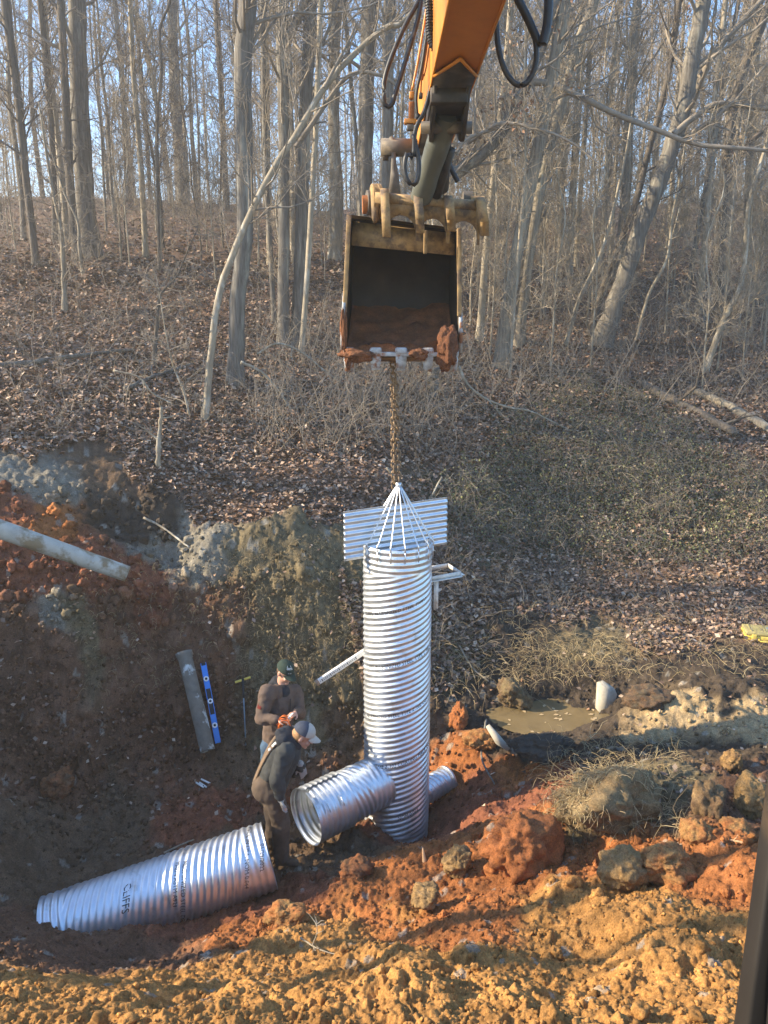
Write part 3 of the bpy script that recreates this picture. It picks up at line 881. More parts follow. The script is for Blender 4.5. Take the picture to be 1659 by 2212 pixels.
# ------------------------------------------------------------------ leaf litter, undergrowth, vines, straw, crumbs
r = np.random.default_rng(21)
def seen_ground(n, x0, x1, y0, y1, rr):
    X, Y = rr.uniform(x0, x1, n), rr.uniform(y0, y1, n)
    h = hit(X, Y)
    return h[~np.isnan(h).any(1)]
LEAFC = [(.24, .165, .12), (.17, .11, .08), (.30, .215, .155), (.20, .13, .095), (.44, .33, .24), (.11, .075, .058), (.26, .15, .09), (.33, .21, .135), (.14, .10, .075)]
def litter(n, x0, x1, y0, y1, size, rr, thr=.45):
    h = seen_ground(n, x0, x1, y0, y1, rr)
    s, l = soil_at(h[:, 0], h[:, 1])
    h = h[(l + rr.normal(size=len(l)) * .12) > thr]
    s, l = soil_at(h[:, 0], h[:, 1])
    h[:, 2] = base_h(h[:, 0], h[:, 1]) + detail(h[:, 0], h[:, 1], l) + rr.uniform(0, .05, len(h))
    n = len(h)
    a = rr.uniform(0, 2 * pi, n)
    tilt = rr.normal(size=(n, 2)) * .55
    ax = unit(np.c_[np.cos(a), np.sin(a), tilt[:, 0]])
    up = unit(np.c_[rr.normal(size=(n, 2)) * .45, np.ones(n)])
    b = unit(np.cross(up, ax)); nn = np.cross(ax, b)
    s = size * rr.uniform(.55, 1.35, (n, 1))
    curl = rr.uniform(-.05, .28, (n, 1))
    V = np.stack([h - ax * s * .5, h + b * s * .36 + nn * s * curl, h + ax * s * .5 + nn * s * rr.uniform(-.1, .3, (n, 1)), h - b * s * .36 + nn * s * curl], 1)
    i = np.arange(n)[:, None] * 4
    F = np.concatenate([i + np.array([[0, 1, 2]]), i + np.array([[0, 2, 3]])])
    c = np.array(LEAFC)[rr.integers(0, len(LEAFC), n)] * rr.uniform(.55, 1.4, (n, 1))
    return V.reshape(-1, 3), F, np.repeat(c, 4, 0)
g = Geo()
for a in ((85000, -250, 1900, 560, 1000, .108), (80000, -250, 1900, 900, 1500, .086), (16000, -250, 1900, 430, 620, .18)):
    v, f, c = litter(*a, r); g.add(v, f, c)
# a few leaves blown onto the dug earth
v, f, c = litter(1100, -100, 1750, 1150, 1780, .065, r, thr=-9); g.add(v, f, c)
a_ = r.uniform(0, 6.28, 90); q_ = np.sqrt(r.uniform(size=90))
pos = np.c_[PUD[0] - .1 + 1.3 * q_ * np.cos(a_), PUD[1] + .7 * q_ * np.sin(a_), np.full(90, WZ + .004)]
d_ = np.c_[np.cos(a_ * 7), np.sin(a_ * 7), np.zeros(90)]; e_ = np.c_[-np.sin(a_ * 7), np.cos(a_ * 7), np.zeros(90)]; s_ = r.uniform(.02, .05, (90, 1))
V = np.stack([pos - d_ * s_, pos + e_ * s_ * .6 + [0, 0, .004], pos + d_ * s_, pos - e_ * s_ * .6 + [0, 0, .004]], 1).reshape(-1, 3)
i = np.arange(90)[:, None] * 4
g.add(V, np.concatenate([i + np.array([[0, 1, 2]]), i + np.array([[0, 2, 3]])]), (.42, .31, .17))
o = g.build('leaf_litter', M_leaf, None, False, True)
tag(o, 'brown fallen oak leaves covering the wooded slopes', 'leaf litter', kind='stuff')

# bare stems and brambles between the trees
def stems(n, x0, x1, y0, y1, lo, hi, rad, rr, k=6, bend=.25, lean=.5, thr=.5):
    h = seen_ground(n, x0, x1, y0, y1, rr)
    s, l = soil_at(h[:, 0], h[:, 1])
    h = h[l > thr]
    n = len(h)
    d = unit(np.c_[rr.normal(size=(n, 2)) * lean, np.ones(n)])
    L = rr.uniform(lo, hi, (n, 1))
    p = h - np.array([0, 0, .05]); C = [p]
    for q in range(k - 1):
        p = p + d * L / (k - 1); C.append(p)
        d = unit(d + bend * rr.normal(size=d.shape) + np.array([0, 0, -.10]))
    C = np.stack(C, 1)
    R = np.maximum(rad * rr.uniform(.6, 1.4, (n, 1)), .0) * np.linspace(1, .4, k)
    return C, R
g = Geo()
for a in ((900, -200, 1860, 430, 560, .8, 2.6, .011), (500, -200, 1860, 540, 760, .5, 2.0, .009), (650, -200, 1860, 700, 960, .3, 1.3, .007), (800, 860, 1860, 560, 900, .8, 2.6, .009),
          (500, 540, 980, 700, 980, .6, 1.9, .009), (700, 900, 1860, 950, 1430, .2, .8, .005)):
    A, AR = stems(*a, r, bend=.22, lean=.55)
    v, q = tubes(A, AR, 3); g.add(v, q)
    B, BR = grow(A, AR, 4, .3, .7, (25, 65), 5, r, trop=.0, wander=.3, ratio=.7, tip=.4, minr=.004)
    v, q = tubes(B, BR, 3); g.add(v, q)
o = g.build('undergrowth', M_twig)
tag(o, 'tangle of thin bare stems and brambles between the trees', 'undergrowth', kind='stuff')

# evergreen vines heaped over the right hand bank
poly = np.array([(1010, 1010), (1120, 900), (1260, 820), (1400, 870), (1520, 960), (1680, 1030), (1700, 1180), (1500, 1220), (1250, 1190), (1020, 1170), (960, 1100)], float)
def inside(p, pl):
    x, y = p[:, 0], p[:, 1]; c = np.zeros(len(p), bool); j = len(pl) - 1
    for i in range(len(pl)):
        c ^= ((pl[i, 1] > y) != (pl[j, 1] > y)) & (x < (pl[j, 0] - pl[i, 0]) * (y - pl[i, 1]) / (pl[j, 1] - pl[i, 1] + 1e-9) + pl[i, 0]); j = i
    return c
q = np.c_[r.uniform(950, 1710, 5200), r.uniform(800, 1240, 5200)]
q = q[inside(q, poly)]
h = hit(q[:, 0], q[:, 1]); h = h[~np.isnan(h).any(1)]
hump = .15 + .55 * np.clip(fbm(h[:, 0] * .7, h[:, 1] * .7, 3, 300) + .35, 0, 1)
g = Geo(); g2 = Geo()
n = len(h)
d = unit(np.c_[r.normal(size=(n, 2)) * .9, np.ones(n)])
p = h.copy(); C = [p]
for s in range(6):
    p = p + d * (hump[:, None] * 2.0 / 6); C.append(p)
    d = unit(d + .4 * r.normal(size=d.shape) + np.array([0, 0, -.32]))
C = np.stack(C, 1)
v, qd = tubes(C[:2600], np.full((len(C[:2600]), 7), .0045), 3); g2.add(v, qd)
B, BR = grow(C[:1400], np.full((len(C[:1400]), 7), .004), 3, .3, .7, (25, 70), 5, r, trop=-.05, wander=.3, minr=.003)
v, qd = tubes(B, BR, 3); g2.add(v, qd)
pts = C[:, 1:].reshape(-1, 3)
pos = pts[r.integers(0, len(pts), 30000)] + r.normal(size=(30000, 3)) * .06
GREEN = [(.075, .085, .03), (.055, .065, .028), (.10, .105, .04), (.13, .125, .06), (.05, .05, .03), (.16, .12, .07), (.18, .19, .075)]
v, f, c = curled_leaves(r, pos, .05, GREEN, False)
g.add(v, f, c)
vt = g2.build('vine_stems', M_twig)
tag(vt, 'bare brown vine stems heaped over the right hand bank', 'vines', kind='stuff')
o = g.build('vine_leaves', M_greenleaf, None, False, True)
tag(o, 'dull green honeysuckle leaves heaped over the right hand bank', 'vines', kind='stuff')

# dry straw on the creek bank and on the lit sods
def straw(n, x0, x1, y0, y1, lo, hi, rr, down=.3, spread=.9, rad=.003):
    h = seen_ground(n, x0, x1, y0, y1, rr)
    n = len(h)
    h[:, 2] += .04
    d = unit(np.c_[rr.normal(size=(n, 2)) * spread, np.full(n, .5)])
    p = h; C = [p]
    L = rr.uniform(lo, hi, (n, 1))
    for s in range(4):
        p = p + d * L / 4; C.append(p)
        d = unit(d + .25 * rr.normal(size=d.shape) + np.array([0, -.1, -down]))
    C = np.stack(C, 1)
    return tubes(C, rad * np.linspace(1, .5, 5)[None] * rr.uniform(.7, 1.4, (n, 1)), 3)
g = Geo()
ST = np.array([(.38, .30, .16), (.45, .36, .20), (.28, .21, .12), (.33, .24, .13)])
for a, kw in (((700, 1180, 1480, 1600, 1800, .12, .4), {}), ((260, 1130, 1400, 1380, 1470, .2, .55), dict(down=.5)), ((500, 950, 1700, 1380, 1470, .1, .4), {}),
              ((1500, 520, 800, 1150, 1480, .04, .16), dict(rad=.0022, down=.6)), ((500, 180, 560, 1180, 1500, .05, .2), dict(rad=.0022, down=.9)), ((700, 960, 1700, 1200, 1420, .1, .35), {}), ((300, 880, 1180, 1330, 1520, .15, .5), dict(down=.5))):
    v, q = straw(*a, r, **kw)
    nb = len(v) // 15
    g.add(v, q, np.repeat(ST[r.integers(0, 4, nb)] * r.uniform(.6, 1.1, (nb, 1)), 15, 0))
o = g.build('dry_grass', M_straw, None, True, True)
tag(o, 'dry straw and dead grass on the creek bank and sods', 'dry grass', kind='stuff')

# loose crumbs and clods of clay
def lump_mesh(rr, sub=2, rough=.5):
    bm = bmesh.new()
    bmesh.ops.create_icosphere(bm, subdivisions=sub, radius=1)
    V = np.array([v.co[:] for v in bm.verts])
    F = np.array([[v.index for v in f.verts] for f in bm.faces])
    bm.free()
    o = rr.uniform(0, 50, 3)
    k = 1 + rough * fbm3(V * 1.1 + o, 2, 3) + rough * 1.2 * fbm3(V * 2.6 + o, 3, 5, .65)
    return V * np.clip(k, .25, 2)[:, None], F
LM = [lump_mesh(r, 3, .6) for _ in range(9)]
LS = [lump_mesh(r, 1, .8) for _ in range(12)]
def crumbs(n, x0, x1, y0, y1, lo, hi, rr, lib, g, power=2.2):
    h = seen_ground(n, x0, x1, y0, y1, rr)
    s, l = soil_at(h[:, 0], h[:, 1])
    k = l < .35
    h, s, l = h[k], s[k], l[k]
    z = base_h(h[:, 0], h[:, 1]) + detail(h[:, 0], h[:, 1], l)
    for i in range(len(h)):
        V, F = lib[int(rr.integers(0, len(lib)))]
        sz = lo + (hi - lo) * rr.uniform() ** power
        a = rr.uniform(0, 6.28); c_, s_ = cos(a), sin(a)
        sc = sz * rr.uniform(.7, 1.2, 3)
        W = V * sc
        W = np.c_[W[:, 0] * c_ - W[:, 1] * s_, W[:, 0] * s_ + W[:, 1] * c_, W[:, 2]]
        g.add(W + np.array([h[i, 0], h[i, 1], z[i] + sz * .25]), F, s[i] * rr.uniform(.55, 1.5))
g = Geo()
crumbs(9000, -150, 1800, 1780, 2260, .004, .020, r, LS, g, 2.5)
crumbs(170, -150, 1800, 1780, 2260, .02, .06, r, LM, g, 2.6)
crumbs(4200, -100, 1800, 1480, 1850, .008, .035, r, LS, g, 2.5)
crumbs(6500, -150, 900, 1040, 1750, .008, .035, r, LS, g, 2.5)
crumbs(260, -150, 420, 1060, 1330, .03, .10, r, LM, g, 2.5)
o = g.build('clay_crumbs', M_earth, None, False, True)
tag(o, 'loose crumbs and small clods of clay on the dug ground', 'clods', kind='stuff')
# ------------------------------------------------------------------ corrugated steel pipes
def metal(name, base, rough, var=.12, patch=None, metalness=.85, pthr=.6):
    return mat(name, base, var=var, scale=5, rough=rough, metal=metalness, patch=patch, pscale=4, pthr=pthr, psoft=.06, spec=.5, rvar=.06)
M_steel = metal('aluminised_steel', (.66, .70, .745), .40, metalness=.85, patch=(.46, .45, .43), pthr=.64)
M_steel_in = metal('dull_steel', (.34, .36, .38), .55)
M_galv = metal('galvanised_steel', (.62, .65, .68), .42)
M_ink = mat('black_ink', (.03, .03, .035), rough=.7)
M_rust_edge = mat('rusty_edge', (.24, .17, .12), rough=.8, var=.4)
PITCHC = .0678

def pipe_basis(p0, p1, upref=(0, 0, 1)):
    p0, p1 = np.asarray(p0, float), np.asarray(p1, float)
    L = np.linalg.norm(p1 - p0)
    w_ = (p1 - p0) / L
    r_ = np.asarray(upref, float)
    u_ = unit(r_ - w_ * (r_ @ w_))
    v_ = np.cross(w_, u_)
    return p0, u_, v_, w_, L

def corr(s, th, L, amp, starts, end=0.22):
    """radial height of the corrugation: helical in the body, ringed near both ends"""
    hel = np.cos(2 * pi * s / PITCHC - starts * th)
    ann = np.cos(2 * pi * s / PITCHC)
    e = sstep(end - .05, end + .05, np.minimum(s, L - s)) if end > 0 else 1.0
    prof = np.sign(1) * (hel * e + ann * (1 - e) * .75)
    # lock seam of the strip: a thin step once per lead
    ph = ((s / PITCHC - starts * th / (2 * pi)) / max(1, abs(starts))) % 1.0
    seam = np.exp(-((ph - .5) * abs(starts) / .11) ** 2) if starts else 0
    return amp * prof + .004 * seam

def pipe_part(name, parent, p0, p1, R, starts=9, amp=.0075, mt=None, nth=112, step=.0085, end=.22, clip=None, inner=True, upref=(0, 0, 1), dent=0.0):
    o_, u_, v_, w_, L = pipe_basis(p0, p1, upref)
    n = int(L / step) + 1
    s = np.linspace(0, L, n)[:, None]
    th = np.linspace(0, 2 * pi, nth, endpoint=False)[None]
    rad = R + corr(s, th, L, amp, starts, end)
    if dent: rad = rad + dent * fbm(np.cos(th) * 2 + s * 2.5, np.sin(th) * 2 + s * 1.5, 3, 17)
    ring = lambda rd: o_ + s[..., None] * w_ + (rd * np.cos(th))[..., None] * u_ + (rd * np.sin(th))[..., None] * v_
    i = np.arange(n - 1)[:, None] * nth
    j = np.arange(nth)[None]; j2 = (j + 1) % nth
    q = np.stack([i + j, i + j2, i + nth + j2, i + nth + j], -1).reshape(-1, 4)
    def cut(V, q):
        if clip is None: return V, q
        keep = ~clip(V)
        q = q[keep[q].all(1)]
        return V, q
    V = ring(rad).reshape(-1, 3)
    g = Geo()
    V, qo = cut(V, q); g.add(V, qo)
    Vi = ring(rad - .004).reshape(-1, 3)
    Vi, qi = cut(Vi, q[:, ::-1]); g.add(Vi, qi)
    N = n * nth
    e0 = np.stack([j[0], j2[0], N + j2[0], N + j[0]], -1)
    k = (n - 1) * nth
    e1 = np.stack([k + j[0], N + k + j[0], N + k + j2[0], k + j2[0]], -1)
    if clip is None: g.F += [e0[:, ::-1], e1[:, ::-1]]
    ob = g.build(name, mt or M_steel, parent)
    return ob

_fonts = {}
def text_mesh(txt, size):
    cu = bpy.data.curves.new('lettering', 'FONT')
    cu.body = txt; cu.size = size; cu.resolution_u = 2
    ob = bpy.data.objects.new('lettering', cu)
    COL.objects.link(ob)
    dg = bpy.context.evaluated_depsgraph_get()
    me = ob.evaluated_get(dg).to_mesh()
    bm = bmesh.new(); bm.from_mesh(me)
    ob.evaluated_get(dg).to_mesh_clear()
    bpy.data.objects.remove(ob); bpy.data.curves.remove(cu)
    bmesh.ops.triangulate(bm, faces=bm.faces[:])
    for _ in range(2):
        ed = [e for e in bm.edges if e.calc_length() > size * .3]
        if ed: bmesh.ops.subdivide_edges(bm, edges=ed, cuts=1)
        bmesh.ops.triangulate(bm, faces=bm.faces[:])
    V = np.array([v.co[:] for v in bm.verts]); F = np.array([[v.index for v in f.verts] for f in bm.faces])
    bm.free()
    return V, F

def pipe_text(parent, txt, size, p0, p1, R, th0, s0, dirn, starts, amp=.0075, end=.22, upref=(0, 0, 1), bold=True, squeeze=1.0, helix=True):
    """ink lettering following the helical strip: th0 start angle, s0 station, dirn +-1 reading sense round the pipe"""
    o_, u_, v_, w_, L = pipe_basis(p0, p1, upref)
    V, F = text_mesh(txt, size)
    x, y = V[:, 0] * squeeze, V[:, 1]
    th = th0 + dirn * x / R
    lead = PITCHC * starts / (2 * pi) if helix else 0
    s = s0 + lead * (th - th0) + (y if dirn > 0 else -y)
    rad = R + corr(s, th, L, amp, starts, end) + .0022
    W = o_ + s[:, None] * w_ + (rad * np.cos(th))[:, None] * u_ + (rad * np.sin(th))[:, None] * v_
    g = Geo(); g.add(W, F)
    return g.build('lettering', M_ink, parent, False)

# ---- the riser standing in the pit
RX, RY = .15, 8.33
RB, RTOP, RR_ = -.05, 3.71, .385
riser = thing('riser_pipe', (RX, RY, RB), 'tall shiny corrugated steel riser pipe standing upright in the pit under a wire cone', 'pipe')
UPR = (1, 0, 0)
body = pipe_part('barrel', riser, (RX, RY, RB), (RX, RY, RTOP), RR_, 9, .0068, nth=144, step=.0075, end=.30, upref=UPR, dent=.003)
for z_, th_, tx in ((2.95, -2.75, 'CLIFFS  ALUMINIZED STEEL TYPE 2'), (2.32, -2.72, 'CLIFFS ALUMINIZED STEEL TYPE 2 .102 COATING'), (1.72, -2.70, 'ALUMINIZED STEEL TYPE 2 .102 COATING MADE'),
                    (1.10, -2.68, 'STEEL TYPE 2 .102 COATING MADE IN USA'), (.52, -1.55, 'NOM 0.064')):
    pipe_text(body, tx, .062, (RX, RY, RB), (RX, RY, RTOP), RR_, th_, z_, 1, 9, .0068, .30, UPR, squeeze=.86)
# stub with its coupling band
SA, SB = np.array([RX - .20, RY - .17, .85]), np.array([-.80, 7.58, .80])
ax_ = unit(SB - SA)
inr = lambda V: np.hypot(V[:, 0] - RX, V[:, 1] - RY) < RR_ - .015
pipe_part('stub_pipe', riser, SA, SB, .295, 8, .0075, clip=inr, nth=112, end=.28)
bd = pipe_part('coupling_band', riser, SB - ax_ * .40, SB + ax_ * .08, .313, 0, .008, nth=112, end=0, clip=lambda V: (np.abs(np.arctan2(*( (V - SB) @ np.stack([np.array([.3, -.3, .9]) / 1.0, np.cross(ax_, [0, 0, 1])], 1)).T[::-1])) < .10) )
for k in (.06, .24):
    g = Geo()
    c = SB - ax_ * k
    up = unit(np.array([0, 0, 1]) - ax_ * ax_[2]); sd = np.cross(ax_, up)
    sd = sd if sd[1] < 0 else -sd
    n_ = unit(up * .62 + sd * .78); tn = unit(np.cross(ax_, n_))
    box(g, c + n_ * .331, ax_ * .02, tn * .055, n_ * .006, bev=.002)
    tube(g, [c + n_ * .341 - tn * .07, c + n_ * .341 + tn * .03], .007, 8)
    g.build('band_bolt', M_galv, riser)
V0, F0 = text_mesh('ALUMINIZED STEEL A929 HEAT 8116G', .055)
# outlet on the far side
OA, OB = np.array([RX + .2, RY + .13, .42]), np.array([.80, 8.86, .44])
pipe_part('outlet_pipe', riser, OA, OB, .155, 4, .006, nth=80, clip=lambda V: np.hypot(V[:, 0] - RX, V[:, 1] - RY) < RR_ - .015, end=.1)
oa = unit(OB - OA)
pipe_part('outlet_rim', riser, OB - oa * .02, OB + oa * .012, .172, 0, .0, nth=64, end=0, step=.01)
# wire cone
APX = np.array([RX + .01, RY, RTOP + .64])
for k in range(16):
    a = 2 * pi * (k + .5) / 16
    e = np.array([cos(a), sin(a), 0])
    b0 = np.array([RX, RY, RTOP]) + e * (RR_ + .017)
    g = Geo()
    tube(g, [b0 + [0, 0, -.14], b0 + [0, 0, -.02]], .007, 8, n=2)
    tube(g, [b0 + [0, 0, -.02], b0 + [0, 0, .045], b0 * .93 + APX * .07 + np.array([0, 0, .012]), APX + e * .022], .007, 8, n=22)
    g.build('cage_bar', M_galv, riser)
g = Geo(); tube(g, [APX + [0, 0, -.02], APX + [0, 0, .035]], .032, 12); g.build('cage_cap', M_galv, riser)
# flat corrugated plate across the top
yaw = radians(24)
ex = np.array([cos(yaw), sin(yaw), 0]); ez = np.array([-.05, 0, 1.0]); ey = np.cross(ez, ex)
nx, nz = 40, 96
xs = np.linspace(-.64, .63, nx); zs = np.linspace(-.13, .43, nz)
X_, Z_ = np.meshgrid(xs, zs, indexing='ij')
wv = .0085 * np.cos(2 * pi * Z_ / PITCHC)
cpl = np.array([RX, RY + .02, RTOP + .0])
sl = .045
def sheet(off): return (cpl + X_[..., None] * ex + (Z_ + sl * X_)[..., None] * np.array([0, 0, 1]) + (wv + off)[..., None] * ey)
Vf, Vb = sheet(0).reshape(-1, 3), sheet(.004).reshape(-1, 3)
i = np.arange(nx - 1)[:, None] * nz + np.arange(nz - 1)[None]
q = np.stack([i, i + nz, i + nz + 1, i + 1], -1).reshape(-1, 4)
def notpipe(V, q):
    c = V[q].mean(1)
    return q[~((np.hypot(c[:, 0] - RX, c[:, 1] - RY) > RR_ - .012) & (np.hypot(c[:, 0] - RX, c[:, 1] - RY) < RR_ + .012) & (c[:, 2] < RTOP))]
g = Geo(); g.add(Vf, notpipe(Vf, q)); g.add(Vb, notpipe(Vb, q[:, ::-1]))
N = nx * nz
bl = np.r_[np.arange(nz), np.arange(2 * nz - 1, N, nz), np.arange(N - 2, N - nz - 1, -1), np.arange(N - 2 * nz, 0, -nz)]
bl2 = np.roll(bl, -1)
g.F.append(np.stack([bl, bl2, N + bl2, N + bl], -1))
g.build('baffle_plate', M_steel, riser)
# brackets of white painted angle
M_whitebar = mat('white_painted_bar', (.62, .60, .56), var=.2, scale=20, rough=.5, patch=(.30, .20, .14), pscale=12, pthr=.66, psoft=.05)
def angle(g, a, b, up, wd=.05, th=.006):
    a, b = np.asarray(a, float), np.asarray(b, float)
    d = unit(b - a); u_ = unit(np.asarray(up, float) - d * (np.asarray(up, float) @ d)); s_ = np.cross(d, u_)
    m_ = (a + b) / 2; h_ = np.linalg.norm(b - a) / 2
    box(g, m_ + u_ * wd / 2, d * h_, u_ * wd / 2, s_ * th / 2)
    box(g, m_ + s_ * (wd / 2 + th / 2), d * h_, s_ * wd / 2, u_ * th / 2)
g = Geo()
zt = RTOP - .48
q0, q1 = np.array([RX + .33, RY + .05, zt]), np.array([RX + .74, RY + .22, zt + .02])
q2, q3 = np.array([RX + .62, RY + .55, zt + .02]), np.array([RX + .30, RY + .45, zt])
angle(g, q0, q1, (0, 0, 1)); angle(g, q1, q2, (0, 0, 1)); angle(g, q2, q3, (0, 0, 1))
angle(g, q0 + [.095, .05, 0], q0 + [.095, .05, -.34], (1, 0, 0))
g.build('side_bracket', M_whitebar, riser)
g = Geo()
b0, b1 = np.array([RX - .30, RY + .24, 2.36]), P(686, 1474, 8.35)
d = unit(b1 - b0); u_ = unit(np.array([0, 0, 1.0]) - d * d[2]); s_ = np.cross(d, u_)
box(g, (b0 + b1) / 2, d * np.linalg.norm(b1 - b0) / 2, u_ * .03, s_ * .02, bev=.004)
arm = g.build('brace_bar', M_whitebar, riser)
g = Geo(); box(g, b1 + d * .003, d * .022, u_ * .0315, s_ * .0215); g.build('bar_end', M_rust_edge, arm)
g = Geo()
for k in range(22):
    c = b0 + (b1 - b0) * (.3 + k * .031)
    box(g, c + s_ * (-.0205 if s_[1] > 0 else .0205), d * (.003 if k % 5 else .005), u_ * (.010 if k % 5 else .018), s_ * .0006)
g.build('bar_marks', M_ink, arm)

# ---- the length of pipe lying in the trench
LA, LB = P(572, 1855, 6.86), P(150, 1990, 6.45)
LA = np.array([-1.165, 6.88, .80]); 
LB = P(104, 2016, 6.28)
lying = thing('drain_pipe', np.array([*((LA + LB) / 2)[:2], float(base_h(*((LA + LB) / 2)[:2]))]), 'shiny corrugated steel pipe lying on its side in the trench, lower left', 'pipe')
lb = pipe_part('barrel', lying, LB, LA, .332, -8, .0085, nth=128, step=.008, end=.24, dent=.004)
LLEN = np.linalg.norm(LA - LB)
o_, u_, v_, w_, L = pipe_basis(LB, LA)
front = -1 if v_[1] > 0 else 1     # sense of v towards the camera
tf = lambda a: front * a
for s_, a_, tx, sz in ((.80, .35, 'CLIFFS', .10), (1.36, .25, 'ALUMINIZED STEEL TYPE 2 A-929 HEAT', .062), (1.29, .20, 'M-274 ASTM A929', .058), (2.02, -.25, 'MADE IN USA NOM 0.064', .062), (2.10, .55, '01/29/2022', .060)):
    if s_ < L - .05: pipe_text(lb, tx, sz, LB, LA, .332, tf(a_), s_, front, -8, .0085, .24, squeeze=.9, helix=True)
# diamond mark
V = np.array([[0, .05, 0], [.06, 0, 0], [0, -.05, 0], [-.06, 0, 0], [0, 0, 0]]); F = np.array([[0, 1, 4], [1, 2, 4], [2, 3, 4], [3, 0, 4]])
th = tf(.35) + front * (.55 + V[:, 0]) / .332; s = .80 + .02 + V[:, 1] - PITCHC * 8 / (2 * pi) * (th - tf(.35))
rad = .332 + .012
g = Geo(); g.add(LB + s[:, None] * w_ + (rad * np.cos(th))[:, None] * u_ + (rad * np.sin(th))[:, None] * v_, F)
g.build('printed_mark', M_ink, lb, False)
# ------------------------------------------------------------------ excavator: stick, thumb, bucket, hoses, cab post
M_orange = mat('orange_paint', (.56, .22, .025), var=.15, scale=4, rough=.42, patch=(.16, .10, .05), pscale=9, pthr=.70, psoft=.05, spec=.5, bump=.002, bscale=60)
M_grease = mat('greasy_black_steel', (.028, .026, .024), var=.4, scale=8, rough=.5, patch=(.07, .055, .045), pscale=5, pthr=.55, psoft=.12, bump=.004, bscale=40)
M_tan = mat('worn_yellow_paint', (.34, .225, .10), var=.4, scale=10, rough=.75, base2=(.22, .15, .085), patch=(.12, .085, .06), pscale=7, pthr=.56, psoft=.06, bump=.004, bscale=40)
M_inner = mat('bare_dark_bucket_steel', (.016, .015, .015), var=.5, scale=5, rough=.55, patch=(.035, .025, .02), pscale=3, pthr=.55, psoft=.15, bump=.004, bscale=30)
M_white = mat('scuffed_white_steel', (.40, .43, .46), var=.35, scale=12, rough=.55, patch=(.20, .085, .04), pscale=8, pthr=.53, psoft=.05, base2=(.25, .25, .25))
M_link = mat('grey_brown_steel', (.11, .095, .08), var=.3, scale=10, rough=.6, patch=(.2, .16, .11), pscale=7, pthr=.6)
M_hose = mat('black_rubber', (.02, .02, .022), var=.3, scale=12, rough=.45, spec=.4, patch=(.09, .08, .07), pscale=8, pthr=.66)
M_cyl = mat('grey_green_cylinder', (.085, .09, .075), var=.2, scale=6, rough=.5, spec=.4)
M_fit = mat('rusty_orange_fitting', (.28, .10, .03), var=.4, scale=20, rough=.7)
M_clay = mat('wet_clay', (.17, .068, .030), var=.45, scale=9, rough=.95, bump=.03, bscale=30, base2=(.10, .05, .03), fine=.4)
ex_ = thing('excavator', P(925, 600, 8.3), 'orange excavator arm with toothed bucket and thumb reaching in from the top', 'excavator')

# stick: a box beam running away from the camera, seen from below
NU, FU = np.array([.60, 4.4, 8.02]), np.array([.50, 8.75, 7.83])      # underside centre line near / far
hw0, hw1 = .18, .165
def stick_pt(t, sx, up): return NU * (1 - t) + FU * t + np.array([sx * (hw0 * (1 - t) + hw1 * t), 0, 0]) + np.array([0, 0, up])
g = Geo(); bm = bmesh.new()
ts = [0, .25, .5, .75, .92, 1.0]; hs = [.85, .82, .75, .62, .5, .36]
rows = []
for t, h in zip(ts, hs):
    lift = 0 if t < .95 else .08
    rows.append([bm.verts.new(stick_pt(t, sx, up)) for sx, up in ((-1, lift), (1, lift), (1, h), (-1, h))])
for a, b in zip(rows[:-1], rows[1:]):
    for k in range(4): bm.faces.new([a[k], a[(k + 1) % 4], b[(k + 1) % 4], b[k]])
bm.faces.new(rows[0]); bm.faces.new(rows[-1][::-1])
bmesh.ops.recalc_face_normals(bm, faces=bm.faces[:])
bmesh.ops.bevel(bm, geom=[e for e in bm.edges if e.calc_face_angle(0) > .6], offset=.012, segments=2, affect='EDGES')
add_bm(g, bm); stick = g.build('stick', M_orange, ex_, True, sharp=40)
# edge flanges of the underside
for sx in (-1, 1):
    g = Geo()
    pts = [stick_pt(t, sx * .97, -.008) for t in (0, .5, .94)]
    tube(g, pts, .011, 6); g.build('edge_flange', M_orange, stick)
# dark wear plate with a chevron end, carrying the thumb mount
g = Geo()
c0, c1 = .42, .985
def up_pt(t, s): return stick_pt(t, s, -.006)
V = [up_pt(.494, -.92), up_pt(c0, 0), up_pt(.494, .92), up_pt(c1, .9), up_pt(c1, -.9)]
V = V + [v + np.array([0, 0, -.022]) for v in V]
g.add(V, [np.array([[4, 3, 2, 1, 0]]), np.array([[5, 6, 7, 8, 9]]), np.array([[0, 1, 6, 5], [1, 2, 7, 6], [2, 3, 8, 7], [3, 4, 9, 8], [4, 0, 5, 9]])])
g.build('wear_plate', M_grease, ex_, False)
g = Geo()
for a, b in ((up_pt(.489, -.95), up_pt(c0 - .006, 0)), (up_pt(c0 - .006, 0), up_pt(.489, .95))):
    tube(g, [a + [0, 0, -.02], b + [0, 0, -.02]], .013, 6)
g.build('chevron_bar', M_orange, ex_)
# mount lugs for the thumb cylinder
PVT = P(962, 262, 7.15)
for sx in (-1, 1):
    g = Geo()
    c = PVT + np.array([sx * .135, 0, 0])
    prism(g, [(-.55, .24), (.62, .12), (.22, -.10), (.05, -.15), (-.08, -.12)], c, (0, 1, 0), (0, 0, 1), (1, 0, 0), .035)
    g.build('mount_lug', M_grease, ex_, False)
g = Geo(); tube(g, [PVT + [-.21, 0, -.05], PVT + [.23, 0, -.05]], .05, 16); g.build('pivot_pin', M_link, ex_)
g = Geo(); box(g, PVT + [0, .04, .10], (.15, 0, 0), (0, .42, 0), (0, 0, .06), bev=.01); g.build('mount_block', M_grease, ex_)
